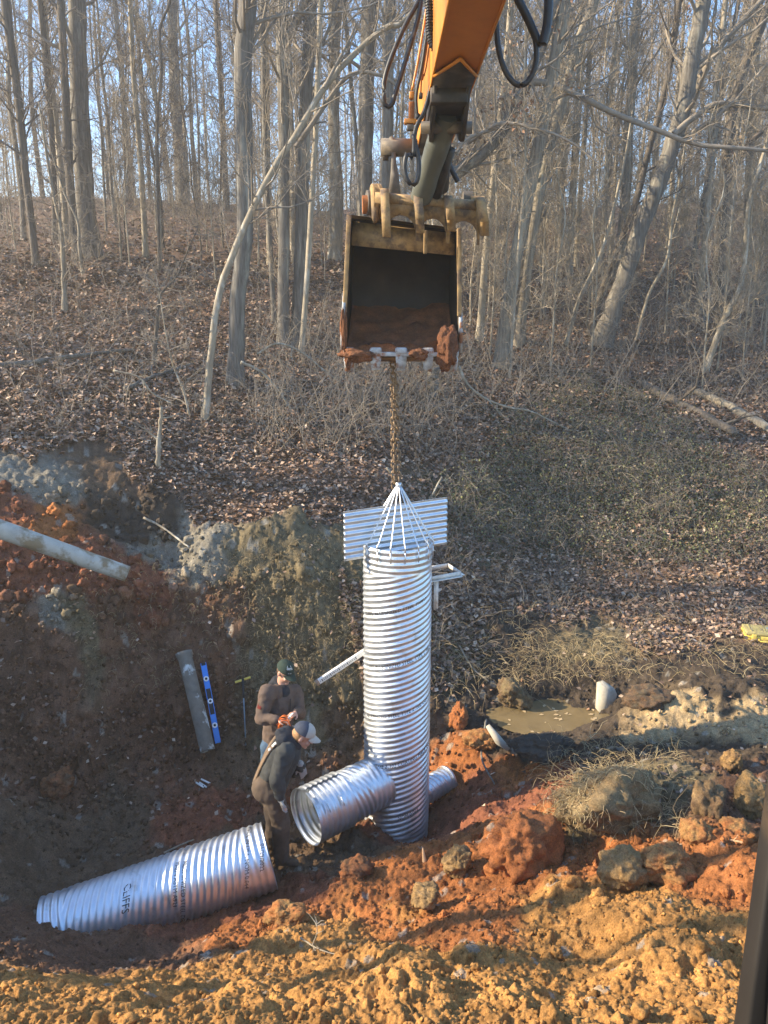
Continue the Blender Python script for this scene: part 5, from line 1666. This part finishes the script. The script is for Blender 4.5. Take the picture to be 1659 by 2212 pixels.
for a in (anR, anL):
    g_ = [caps(a + [0, 0, .06], .055, a + [0, 0, -.02], .055), caps(a + [0, 0, -.045], .045, a + [.12, -.12, -.05], .04)]
    fused('boot', g_, .010, M_boot, pb, 3)
dome, q = cap_parts(pb, head + A[2] * .012, A, 1.10, M_greencap, M_greencap)
fused('hair', [ell(head - A[1] * .03 + A[2] * .005, (.084, .085, .08), A)], .010, M_hair2, pb, 2)
# script lettering on the cap front
for txt, sz, dz in (('Growell', .034, .095), ('Est. 72', .016, .060)):
    V, F = text_mesh(txt, sz)
    V = V - np.array([V[:, 0].mean(), 0, 0])
    a = V[:, 0] / .112 + (.30)
    zz = dz + V[:, 1]; cph = np.sqrt(np.clip(1 - ((zz - .035) / .088) ** 2, .02, 1)) ** .8
    W = (head + A[2] * .012) + 1.1 * ((.090 * cph * np.sin(a))[:, None] * A[0] + (-.010 + .1105 * cph * np.cos(a))[:, None] * A[1] + zz[:, None] * A[2])
    g = Geo(); g.add(W, F); g.build('cap_lettering', M_print, dome, False)
# zip and sleeve patch
front = unit(np.array([.70, -.72, 0])); 
g = Geo(); L = spline([chest + front * .172 + [.02, 0, .12], (chest + pelv) / 2 + front * .176 + [.02, 0, 0], pelv + front * .176 + [.02, 0, .0]], 20); tube(g, L, .006, 6, n=20); g.build('zip', M_hood, jk)
g = Geo(); c = shR * .62 + elR * .38; n_ = unit(np.array([-.55, -.83, .1])); tn = unit(elR - shR); sd = np.cross(n_, tn)
box(g, c + n_ * .088, tn * .05, sd * .028, n_ * .006, bev=.002); g.build('sleeve_patch', M_patch, jk)

# orange cord looped over his hands
M_cord = mat('orange_cord', (.62, .14, .02), var=.25, scale=30, rough=.5)
g = Geo(); rr = np.random.default_rng(9)
cc = (wrR + wrL) / 2 + np.array([-.02, -.08, -.02])
for k in range(9):
    t = np.linspace(0, 2 * pi, 40)
    a = rr.uniform(-.6, .6); e = np.array([cos(a), sin(a), 0]); w_ = rr.uniform(.03, .07); h_ = rr.uniform(.10, .155)
    off = rr.normal(size=3) * .018
    L = cc + off + np.array([0, 0, -h_ + .03]) + (w_ * np.sin(t) * (1.0 + .3 * np.cos(t)))[:, None] * e + np.array([0, 0, 1]) * (h_ * np.cos(t))[:, None] + rr.normal(size=3) * .01
    tube(g, L, .0055, 7, n=60, cap=False)
tube(g, [cc + [-.09, 0, -.04], cc + [-.03, -.03, .02], cc + [.04, -.03, .03], cc + [.10, 0, .05]], .0055, 7, n=24)
o = g.build('cord', M_cord); recentre(o); tag(o, 'coil of orange cord in the hands of the man in brown jacket', 'cord')
g = Geo(); c = cc + [.06, -.02, .06]; tube(g, [c, c + [.05, .0, .06]], [.012, .006], 8, n=6); tube(g, [c + [.0, 0, .0], c + [-.015, 0, -.03]], .014, 8, n=4)
o = g.build('steel_clip', M_galv); recentre(o); tag(o, 'small shiny steel clip on the end of the orange cord', 'clip')

# ======== the man in front, stooping to the right
PA = 7.22
fl = P(610, 1850, PA); flz = float(base_h(fl[0], PA)) + .02
head = P(655, 1589, PA + .02)
FW = unit(np.array([.88, -.02, -.48])); UPv = np.array([.45, -.08, .9])
neck, chest, pelv = P(630, 1598, PA + .02), P(611, 1632, PA + .0), P(588, 1702, PA)
shR, shL = P(618, 1622, PA - .16), P(622, 1612, PA + .20)
elR, elL = P(599, 1684, PA - .22), P(637, 1662, PA + .25)
wrR, wrL = P(606, 1722, PA - .20), P(650, 1655, PA + .12)
hipR, hipL = P(588, 1712, PA - .10), P(590, 1708, PA + .10)
knR, knL = P(606, 1775, PA - .10), P(592, 1775, PA + .12)
anR = np.array([P(607, 1838, PA - .08)[0], PA - .10, flz + .08]); anL = np.array([P(585, 1825, PA + .1)[0], PA + .14, flz + .09])
pa = thing('person', np.array([pelv[0], PA, flz]), 'stooping man in dark hoodie, brown bib overalls and two tone cap', 'person')
hp, A = head_prims(head, FW, UPv, 1.04)
body = [caps(head - A[2] * .06 - A[1] * .02, .058, neck + [-.02, 0, -.03], .066), caps(chest, .12, pelv, .11), caps(neck, .07, chest, .12)]
for a, b, c_ in ((shR, elR, wrR), (shL, elL, wrL)):
    body += [caps(chest, .07, a, .05), caps(a, .05, b, .04), caps(b, .042, c_, .028)]
for a, b, c_ in ((hipR, knR, anR), (hipL, knL, anL)):
    body += [caps(pelv, .09, a, .085), caps(a, .08, b, .055), caps(b, .055, c_, .04)]
fused('body', hp + body + hand_prims(wrR, (.10, 0, -1), (.9, .2, 0), 1, .5) + hand_prims(wrL, (.25, .1, -1), (-.4, .8, 0), -1, .5), .0065, M_skin, pa, 3)
for w_, d_, n_, sd in ((wrR, (.10, 0, -1), (.9, .2, 0), 1), (wrL, (.25, .1, -1), (-.4, .8, 0), -1)):
    hpz = hand_prims(w_, d_, n_, sd, .5, 1.10)
    fused('glove', hpz + [caps(np.asarray(w_) - unit(np.array(d_)) * .03, .040, np.asarray(w_) + unit(np.array(d_)) * .03, .036)], .006, M_glove, pa, 2)
torso = [caps(chest + [.02, 0, .02], .165, (chest + pelv) / 2 + [-.02, 0, .0], .160), caps((chest + pelv) / 2 + [-.02, 0, .0], .16, pelv + [0, 0, .04], .150), caps(shR + [0, .03, 0], .085, shL + [0, -.03, 0], .085), caps(neck, .085, chest, .15)]
for a, b, c_ in ((shR, elR, wrR), (shL, elL, wrL)):
    torso += [caps(a, .09, b, .072), caps(b, .074, b + (c_ - b) * .9, .050)]
hd = fused('hoodie', torso, .014, M_hoodie, pa, 4, fold=.018, fscale=9)
fused('hood', [caps(neck + [-.07, -.06, .02], .085, neck + [-.06, .08, .02], .085), caps(neck + [-.03, -.09, .0], .055, neck + [.05, -.03, -.05], .055), caps(neck + [-.10, 0, .06], .07, neck + [-.02, 0, .03], .07)], .012, M_hood, pa, 3, fold=.008)
leg = [caps(pelv + [-.03, -.04, .03], .165, pelv + [-.03, .05, .03], .165)]
for a, b, c_ in ((hipR, knR, anR), (hipL, knL, anL)):
    leg += [caps(pelv + [-.02, 0, -.02], .15, a, .125), caps(a, .118, b, .088), caps(b, .09, c_ + [0, 0, .02], .078)]
bib = fused('overalls', leg, .014, M_bibs, pa, 4, fold=.018, fscale=8)
# back panel and straps
def band(g, line, wd, nrm, th=.012):
    L = spline(line, 24); T = unit(np.gradient(L, axis=0)); N_ = unit(np.asarray(nrm) - T * (T @ np.asarray(nrm))[:, None]); S_ = np.cross(T, N_)
    V = np.stack([L - S_ * wd / 2, L + S_ * wd / 2, L + S_ * wd / 2 + N_ * th, L - S_ * wd / 2 + N_ * th], 1).reshape(-1, 3)
    i = np.arange(23)[:, None] * 4; j = np.arange(4)[None]; j2 = (j + 1) % 4
    g.add(V, [np.stack([i + j, i + j2, i + 4 + j2, i + 4 + j], -1).reshape(-1, 4), np.array([[3, 2, 1, 0]]), np.array([[92, 93, 94, 95]])])
bk = unit(np.array([-.80, -.40, .35]))
for yy, wdt in ((-.085, .045), (.10, .045)):
    g = Geo(); band(g, [neck + [-.02, yy, .055], neck + [-.13, yy, .02], chest + [-.145, yy * .8, .055], (chest + pelv) / 2 + [-.185, yy * .45, .03], pelv + [-.19, yy * .3, .05]], wdt, bk)
    g.build('strap', M_strap, bib)
for f_, h_ in ((.10, .10), (.28, .07), (.62, .035)):
    c = (neck + [-.11, -.085, .03]) * (1 - f_) + (chest + [-.165, -.07, .05]) * f_
    g = Geo(); dd = unit((chest + [-.16, 0, .0]) - neck); box(g, c + bk * .016, dd * h_ * .42, np.cross(dd, bk) * .018, bk * .004); g.build('silver_tab', M_reflect, bib)
for a in (anR, anL):
    fused('boot', [caps(a + [0, 0, .07], .062, a + [0, 0, -.02], .058), caps(a + [-.03, 0, -.04], .048, a + [.15, -.02, -.045], .042)], .010, M_boot, pa, 3)
fused('hair', [ell(head - A[1] * .035 + A[2] * .0, (.086, .085, .085), A), caps(head - A[1] * .08 - A[2] * .03, .04, head - A[1] * .06 - A[2] * .06, .03)], .009, M_hair, pa, 2, fold=.006, fscale=40)
dome, q = cap_parts(pa, head + A[2] * .012, A, 1.12, M_navycap, M_palecap, front=M_palecap)
# ------------------------------------------------------------------ tools, old pipes, stones, clods, wood
M_oldpipe = mat('old_mud_stained_pipe', (.15, .135, .11), var=.3, scale=9, rough=.8, patch=(.45, .47, .45), pscale=4.5, pthr=.60, psoft=.03)
M_oldpale = mat('old_pale_pipe', (.36, .36, .32), var=.2, scale=6, rough=.75, patch=(.20, .16, .10), pscale=3.5, pthr=.53, psoft=.05)
M_blue = mat('blue_enamel', (.03, .22, .68), var=.08, scale=6, rough=.4, spec=.5)
M_black = mat('black_plastic', (.02, .02, .022), var=.2, rough=.5)
M_ring = mat('white_ring', (.75, .76, .76), var=.05, rough=.5)
M_yellow = mat('yellow_plastic', (.62, .46, .09), var=.15, scale=12, rough=.5, patch=(.35, .27, .10), pscale=9, pthr=.62)
M_yel2 = mat('dusty_olive_yellow', (.30, .26, .11), var=.2, scale=12, rough=.6)
M_bluesteel = mat('blue_grey_rod', (.16, .22, .27), var=.2, rough=.5, metal=.3)
M_stake = mat('split_wood', (.46, .27, .14), var=.35, scale=12, stretch=(1, 1, .15), rough=.85, bump=.006, bscale=40)
M_slab = mat('grey_stone', (.40, .37, .30), var=.2, scale=7, rough=.85, bump=.008, bscale=25, patch=(.25, .22, .17), pscale=4, pthr=.6)
M_paper = mat('pale_litter', (.62, .62, .60), var=.2, scale=20, rough=.7)

def on_ground(X, Y, up=0.0):
    h = hit(X, Y)[0]
    s, l = soil_at(np.array([h[0]]), np.array([h[1]]))
    return h + np.array([0, 0, float(detail(np.array([h[0]]), np.array([h[1]]), l)[0]) * .6 + up])

def open_pipe(name, a, b, r0, r1, mt, wall=.012, n=40, bell=None, sides=32, parent=None):
    a, b = np.asarray(a, float), np.asarray(b, float)
    s = np.linspace(0, 1, n); R = r0 + (r1 - r0) * s
    if bell: R = R + bell * (1 - sstep(0, .09, s))
    L = a + (b - a) * s[:, None]
    v, q = tubes(L[None], R[None], sides); v2, q2 = tubes(L[None], (R - wall)[None], sides)
    g = Geo(); g.add(v, q); g.add(v2, q2[:, ::-1])
    j = np.arange(sides); j2 = (j + 1) % sides; N = n * sides; k = (n - 1) * sides
    g.F += [np.stack([j2, j, N + j, N + j2], -1), np.stack([k + j, k + j2, N + k + j2, N + k + j], -1)]
    return g.build(name, mt, parent)

# old long pipe on the bank, upper left
a, b = P(-60, 1122, 9.35), P(276, 1240, 9.75)
o = open_pipe('old_pipe', a, b, .125, .105, M_oldpale); recentre(o)
tag(o, 'long mud stained grey pipe lying across the red bank, upper left', 'pipe')
# old pipe leaning on the pit wall, left of the spirit level
def wall_pt(X, Y, off=.0):
    h = hit(X, Y)[0]; d = unit(h - np.array([0, 0, CAMZ])); return h - d * off
a, b = wall_pt(397, 1409, .20), wall_pt(449, 1622, .22)
s1, s2 = scale_at(397, 1409, a[1]), scale_at(449, 1622, b[1])
o = open_pipe('old_pipe', a, b, 15 / s1, 16 / s2, M_oldpipe, bell=.02); recentre(o)
tag(o, 'muddy grey pipe with white patches leaning on the pit wall', 'pipe')
# spirit level
a, b = wall_pt(439, 1432, .12), wall_pt(471, 1605, .14)
d = unit(b - a); vw = unit((a + b) / 2 - np.array([0, 0, CAMZ])); s_ = unit(np.cross(d, vw)); f_ = np.cross(s_, d)
f_ = f_ if f_ @ vw < 0 else -f_
lv = thing('spirit_level', b, 'bright blue spirit level leaning on the pit wall beside the muddy pipe', 'level')
Ln = np.linalg.norm(b - a); mid = (a + b) / 2
wl = 5.8 / scale_at(455, 1520, mid[1])
g = Geo(); box(g, mid, d * Ln / 2, s_ * wl * .92, f_ * .010, bev=.003)
for sg in (-1, 1): box(g, mid + s_ * sg * wl * .92, d * Ln / 2, s_ * .004, f_ * .016, bev=.002)
g.build('body', M_blue, lv, False)
for t0, t1 in ((.0, .035), (.33, .65)):
    g = Geo(); m_ = a + d * Ln * (t0 + t1) / 2; box(g, m_, d * Ln * (t1 - t0) / 2, s_ * wl * .8, f_ * .0125, bev=.003); g.build('grip' if t0 else 'end_cap', M_black, lv, False)
for t in (.205, .487, .785):
    g = Geo(); c = a + d * Ln * t + f_ * .014
    th = np.linspace(0, 2 * pi, 25); L = c + (.72 * wl * np.cos(th))[:, None] * d + (.72 * wl * np.sin(th))[:, None] * s_
    tube(g, L, .010, 8, n=48, cap=False); rg = g.build('vial_ring', M_ring, lv)
    g = Geo(); tube(g, [c - f_ * .004, c + f_ * .001], wl * .62, 20); g.build('vial', M_black, rg, False)
# T handled probe
a, b = wall_pt(508, 1474, .15), wall_pt(541, 1463, .15)
m_ = (a + b) / 2; e = wall_pt(531, 1610, .03)
pr = thing('soil_probe', e, 'thin steel probe rod with yellow T handle standing by the wall', 'probe')
g = Geo(); tube(g, [a, a * .58 + b * .42], .016, 12); tube(g, [a * .42 + b * .58, b], .016, 12); g.build('handle', M_yellow, pr)
g = Geo(); tube(g, [m_ + unit(b - a) * .03, m_ - unit(b - a) * .03], .015, 12); tube(g, [m_, m_ * .72 + e * .28], [.018, .014], 12, n=6); g.build('socket', M_black, pr)
g = Geo(); tube(g, [m_, e], .0085, 8); g.build('rod', M_bluesteel, pr)
# wooden stake at the pit edge
t0, b0 = P(913, 1831, 6.95), on_ground(922, 1902)
b0[1] = 6.75; b0 = P(924, 1896, 6.75)
g = Geo(); tube(g, [b0 + [0, 0, -.12], (t0 + b0) / 2 + [-.006, 0, 0], t0], [.042, .034, .006], 7, n=10)
o = g.build('wooden_stake', M_stake, None, False); recentre(o); tag(o, 'split pointed wooden stake driven in at the pit edge', 'stake')
# stone slab by the puddle
c = hit(1308, 1528)[0]
g = Geo()
pl = [(1296, 1483), (1310, 1480), (1331, 1493), (1335, 1503), (1322, 1536), (1304, 1545), (1288, 1530)]
pts = np.array([P(x, y, c[1] - .05) for x, y in pl]); o_ = pts.mean(0)
prism(g, [(p[0] - o_[0], p[2] - o_[2]) for p in pts], o_, (1, 0.15, 0), (0, .35, 1), (-.1, 1, 0), .09)
o = g.build('stone_slab', M_slab, None, False); recentre(o); tag(o, 'pale upright stone slab at the far edge of the puddle', 'stone')
pl = [(1052, 1578), (1060, 1574), (1078, 1590), (1100, 1612), (1094, 1616), (1070, 1604)]
c = hit(1075, 1600)[0]; pts = np.array([P(x, y, c[1] - .10) for x, y in pl]); o_ = pts.mean(0); g = Geo()
prism(g, [(p[0] - o_[0], p[2] - o_[2]) for p in pts], o_, (1, 0, 0), (0, .6, 1), (0, 1, 0), .04)
o = g.build('slate', M_slab, None, False); recentre(o); tag(o, 'thin grey slate leaning on orange clay left of the puddle', 'stone')
# yellow case on the leaves
c = hit(1640, 1382)[0]
tl_ = thing('tool_case', c, 'dirty yellow plastic tool case on leaves at the right picture edge', 'case')
ca = radians(-14); ex1 = np.array([cos(ca), sin(ca), 0]); ey1 = np.array([-sin(ca), cos(ca), 0]); zz = np.array([0, 0, 1.0])
cc = c + zz * .05 + ex1 * .05
g = Geo(); box(g, cc + zz * .02, ex1 * .29, ey1 * .20, zz * .055, bev=.02); bdy = g.build('lower_shell', M_yellow, tl_, False)
g = Geo(); box(g, cc + zz * .10, ex1 * .285, ey1 * .195, zz * .028, bev=.02); g.build('lid', M_yel2, tl_, False)
for k in (-.17, .17):
    g = Geo(); box(g, cc + ex1 * k - ey1 * .205 + zz * .05, ex1 * .035, ey1 * .012, zz * .05, bev=.005); g.build('latch', M_yellow, tl_, False)
g = Geo(); tube(g, [cc - ex1 * .10 - ey1 * .20 + zz * .03, cc - ex1 * .09 - ey1 * .26 + zz * .02, cc + ex1 * .09 - ey1 * .26 + zz * .02, cc + ex1 * .10 - ey1 * .20 + zz * .03], .013, 8, n=20); g.build('handle', M_yellow, tl_)
g = Geo(); box(g, cc + ex1 * .1 + ey1 * .05 + zz * .13, ex1 * .06, ey1 * .03, zz * .006, bev=.003); g.build('badge', M_bluesteel, tl_, False)
for k in (-.2, .0, .2):
    g = Geo(); box(g, cc + ex1 * k + ey1 * .02 + zz * .128, ex1 * .012, ey1 * .15, zz * .007, bev=.004); g.build('rib', M_yel2, tl_, False)
# white scraps on the pit floor: three slim tubes
for k, (xa, ya, xb, yb, lab) in enumerate(((424, 1694, 440, 1708, 'left one of three thin white tubes lying on the pit floor'), (431, 1691, 446, 1706, 'middle one of three thin white tubes lying on the pit floor'), (435, 1686, 454, 1699, 'right one of three thin white tubes lying on the pit floor'))):
    a, b = on_ground(xa, ya, .03), on_ground(xb, yb, .03)
    o = open_pipe('thin_tube', a, b, .011, .011, M_paper, wall=.003, n=6, sides=12); recentre(o); tag(o, lab, 'tube', 'white tubes on the pit floor')

# ---- big clods, each a thing of its own
def clod(X, Y, wpx, hpx, label, col, col2, seed, sink=.35, rough=.6):
    h = hit(X, Y + hpx * .35)[0]
    s = scale_at(X, Y, h[1])
    m_ = mat('clod_earth', col, var=.4, scale=11, rough=.95, bump=.04, bscale=30, base2=col2, pscale=5, fine=.45)
    rx, rz = wpx / 2 / s, hpx / 2 / s
    c = P(X, Y, h[1]) + np.array([0, rx * .2, -rz * .22])
    return clay_lump('clod', c, (rx, (rx + rz) * .5, rz * 1.05), label, m_, seed, 'clod', None, rough, 5)
Oc, Or, Yc, Gc, Tc, Bc = (.27, .10, .032), (.21, .075, .027), (.24, .145, .055), (.19, .125, .06), (.15, .115, .06), (.095, .055, .030)
CL = [
 (1118, 1822, 150, 150, 'biggest orange red clod, right of the wooden stake', Oc, Or, 1),
 (1320, 1728, 220, 140, 'broad straw covered grey sod, biggest clod below the puddle', Gc, Tc, 2),
 (1440, 1860, 120, 75, 'orange clod below the straw covered sod on the right', Oc, Yc, 4),
 (1352, 1872, 95, 80, 'grey tan clod left of the right hand orange clod', Gc, Yc, 5),
 (1585, 1640, 44, 55, 'round brown yellow clod high at the right edge below the mud bank', Yc, Bc, 6),
 (1530, 1730, 66, 100, 'grey upright clod right of the straw covered sod', Gc, Bc, 7),
 (1512, 1800, 66, 62, 'ochre clod just below the grey upright clod', Yc, Oc, 8),
 (1630, 1720, 80, 90, 'tan clod at the right picture edge, above the cab post', Yc, Gc, 9),
 (1600, 1800, 70, 50, 'smooth orange clod beside the cab post', Oc, Yc, 10),
 (1040, 1600, 70, 40, 'frosty orange clod at the left rim of the puddle', Oc, Yc, 11),
 (992, 1545, 40, 60, 'small red clod behind the riser, at its right side', Or, Oc, 12),
 (1110, 1500, 66, 60, 'dark root filled sod on the bank left of the puddle', Tc, Bc, 13),
 (1180, 1618, 130, 34, 'black crumbly soil heap in front of the puddle', (.035, .03, .025), (.05, .042, .032), 14),
 (1420, 1506, 110, 46, 'dark clod heap right of the pale stone slab', Bc, (.06, .05, .035), 15),
 (920, 1935, 66, 46, 'flat sided tan clod below the wooden stake', Yc, Gc, 16),
 (990, 1860, 66, 60, 'greyish tan clod between stake and big orange clod', Gc, Yc, 17),
 (615, 1980, 80, 50, 'orange clod just right of the lying pipe', Oc, Yc, 20),
 (770, 1880, 70, 44, 'dull brown clod on the pit edge left of the stake', Bc, Or, 21),
 (120, 1690, 60, 50, 'dark brown clod at the foot of the left bank', Bc, Or, 22),
]
for X, Y, w_, h_, lab, c1, c2, sd in CL: clod(X, Y, w_, h_, lab, c1, c2, 500 + sd)
# straw on the big sod
sod = [o for o in COL.objects if o.get('label', '').startswith('broad straw covered')][0]
vv = np.empty(len(sod.data.vertices) * 3, np.float32); sod.data.vertices.foreach_get('co', vv); vv = vv.reshape(-1, 3) + np.array(sod.location)
vn = np.empty(len(vv) * 3, np.float32); sod.data.vertices.foreach_get('normal', vn); vn = vn.reshape(-1, 3)
rr = np.random.default_rng(4)
g = Geo(); n = 900
ctr = vv.mean(0)
w_ = np.clip(vn[:, 2] + .45, 0, 1) * np.clip(fbm3(vv * 3, 2, 5) + .5, 0, 1) ** 2
base = vv[rr.choice(len(vv), n, p=w_ / w_.sum())]
d = unit(unit(base - ctr) * .25 + rr.normal(size=(n, 3)) * .7)
d = unit(d + np.array([0, 0, -.25]))
C = [base]; p = base; L = rr.uniform(.03, .17, (n, 1))
for k in range(4):
    p = p + d * L / 4; C.append(p); d = unit(d + rr.normal(size=d.shape) * .2 + np.array([0, 0, -.35]))
v, q = tubes(np.stack(C, 1), np.full((n, 5), .0032), 3); g.add(v, q, np.repeat(ST[rr.integers(0, 4, n)], 15, 0))
o = g.build('straw', M_straw, None, True, True); tag(o, 'dry straw sprouting from the broad grey sod below the puddle', 'straw', kind='stuff')

# ---- fallen wood
def wood(name, px, w0, w1, label, mt, cat, dD=0.0, up=.06, forks=6, seed=0, sides=9, D=None):
    pts = []
    for x, y in px:
        h = hit(x, y)[0] if D is None else P(x, y, D)
        if D is None: h = h + np.array([0, 0, up])
        pts.append(h)
    pts = np.array(pts)
    s = scale_at(*px[0], pts[0][1])
    rr = np.random.default_rng(900 + seed)
    n = max(12, 6 * len(pts)); L = spline(pts, n); L = L + rr.normal(size=L.shape) * w0 / s * .05
    R = np.linspace(w0, w1, n) / s / 2 * (1 + .08 * rr.normal(size=n))
    g = Geo(); tube(g, L, R, sides, n=n)
    if forks:
        B, BR = grow(L[None], R[None], forks, .18, .5, (25, 70), 8, rr, tmin=.15, trop=.03, wander=.18, ratio=.6, tip=.3, minr=.006)
        v, q = tubes(B, BR, 5); g.add(v, q)
        Cc, CR = grow(B, BR, 4, .25, .6, (25, 60), 5, rr, trop=.02, ratio=.6, tip=.4, minr=.0045)
        v, q = tubes(Cc, CR, 4); g.add(v, q)
    o = g.build(name, mt); recentre(o)
    return tag(o, label, cat)
wood('fallen_log', [(1500, 850), (1560, 878), (1610, 905), (1680, 945)], 17, 20, 'sunlit fallen log with peeling bark at the right edge of the slope', M_bark_sunlit, 'log', up=.08, forks=0)
wood('fallen_log', [(1380, 835), (1440, 865), (1520, 905), (1590, 945)], 20, 16, 'dark rotting log lying just left of the sunlit log', M_bark_dark, 'log', up=.08, forks=3, seed=1)
wood('fallen_log', [(-40, 798), (60, 790), (150, 776), (290, 760)], 13, 7, 'grey log lying on leaves at the left edge of the slope', M_bark, 'log', up=.06, forks=3, seed=2)
wood('fallen_log', [(270, 845), (340, 815), (420, 790)], 9, 7, 'short grey log left of the long pale curving trunk', M_bark, 'log', up=.05, forks=2, seed=3)
a = hit(341, 1008)[0]
wood('dead_snag', [(341, 1010), (343, 950), (348, 900), (349, 878)], 12, 7, 'short bleached dead stub with bare twigs above the left dig', M_bark_pale, 'snag', forks=3, seed=4, D=a[1])
a = hit(932, 860)[0]
wood('tree_stump', [(932, 868), (934, 830), (936, 795)], 30, 26, 'short sawn stump half hidden under the right bucket teeth', M_bark, 'stump', forks=0, seed=5, D=a[1])
wood('fallen_branch', [(992, 792), (1010, 830), (1050, 862), (1100, 880), (1150, 890), (1235, 932)], 6, 3, 'pale bare branch sweeping right from under the bucket', M_bark_pale, 'branch', forks=9, seed=6, D=hit(1100, 905)[0][1] - .3)
wood('fallen_branch', [(520, 782), (560, 800), (590, 830), (620, 870), (640, 905)], 7, 4, 'pale bent branch right of the tall ridged trunk foot', M_bark_pale, 'branch', forks=8, seed=7, D=hit(600, 880)[0][1] - .3)
wood('fallen_branch', [(555, 765), (600, 742), (650, 760), (700, 800), (740, 830)], 5, 3, 'thin branch arching over leaves left of the bucket', M_bark_pale, 'branch', forks=7, seed=8, D=hit(650, 830)[0][1] - .3)
wood('fallen_branch', [(245, 800), (300, 815), (330, 850), (370, 870)], 5, 3, 'thin pale branch lying above the bleached stub', M_bark_pale, 'branch', forks=6, seed=9, D=hit(310, 870)[0][1] - .2)
wood('fallen_branch', [(1560, 1835), (1600, 1842), (1645, 1850)], 6, 4, 'short pale stick on the near clay at the right', M_stake, 'stick', up=.10, forks=2, seed=10)
wood('fallen_branch', [(1050, 1560), (1040, 1640), (1068, 1700)], 5, 3, 'crooked thin root hanging down the pit flank right of the riser', M_bark, 'root', up=.04, forks=1, seed=11)
wood('fallen_branch', [(310, 1125), (350, 1145), (410, 1190)], 5, 4, 'straight bare stick on grey clay above the pit', M_bark_pale, 'stick', up=.05, forks=0, seed=12)
wood('fallen_branch', [(835, 1010), (880, 1060), (920, 1085), (955, 1030)], 5, 4, 'bare stick behind the right end of the corrugated plate', M_bark_pale, 'stick', forks=3, seed=13, D=hit(930, 1085)[0][1])
wood('fallen_branch', [(650, 2040), (690, 2065), (740, 2080)], 4, 2, 'thin root lying on clay below the lying pipe', M_bark_pale, 'root', up=.06, forks=2, seed=14)
wood('fallen_branch', [(990, 1400), (1020, 1450), (1055, 1480)], 4, 3, 'dry stalk on dark bank right of the riser', M_bark_pale, 'stick', up=.06, forks=2, seed=15)
wood('fallen_branch', [(355, 1851), (395, 1832), (420, 1822)], 5, 3, 'short stick behind the lying pipe on the pit floor', M_bark_pale, 'stick', up=.05, forks=0, seed=16)
# ------------------------------------------------------------------ added air volume imitating a veil of window glare
m = bpy.data.materials.new('veil_air'); m.use_nodes = True
t = m.node_tree
for n_ in list(t.nodes):
    if n_.type == 'BSDF_PRINCIPLED': t.nodes.remove(n_)
pv = t.nodes.new('ShaderNodeVolumePrincipled')
pv.inputs['Color'].default_value = (1.0, .955, .87, 1)
pv.inputs['Density'].default_value = .0024
pv.inputs['Anisotropy'].default_value = .25
t.links.new(pv.outputs[0], t.nodes['Material Output'].inputs['Volume'])
g = Geo(); box(g, (0, 100, 25), (420, 0, 0), (0, 420, 0), (0, 0, 30))
o = g.build('glare_veil', m, None, False)
tag(o, 'added thin air volume imitating a veil of glare over the wood', 'glare_veil', kind='stuff')
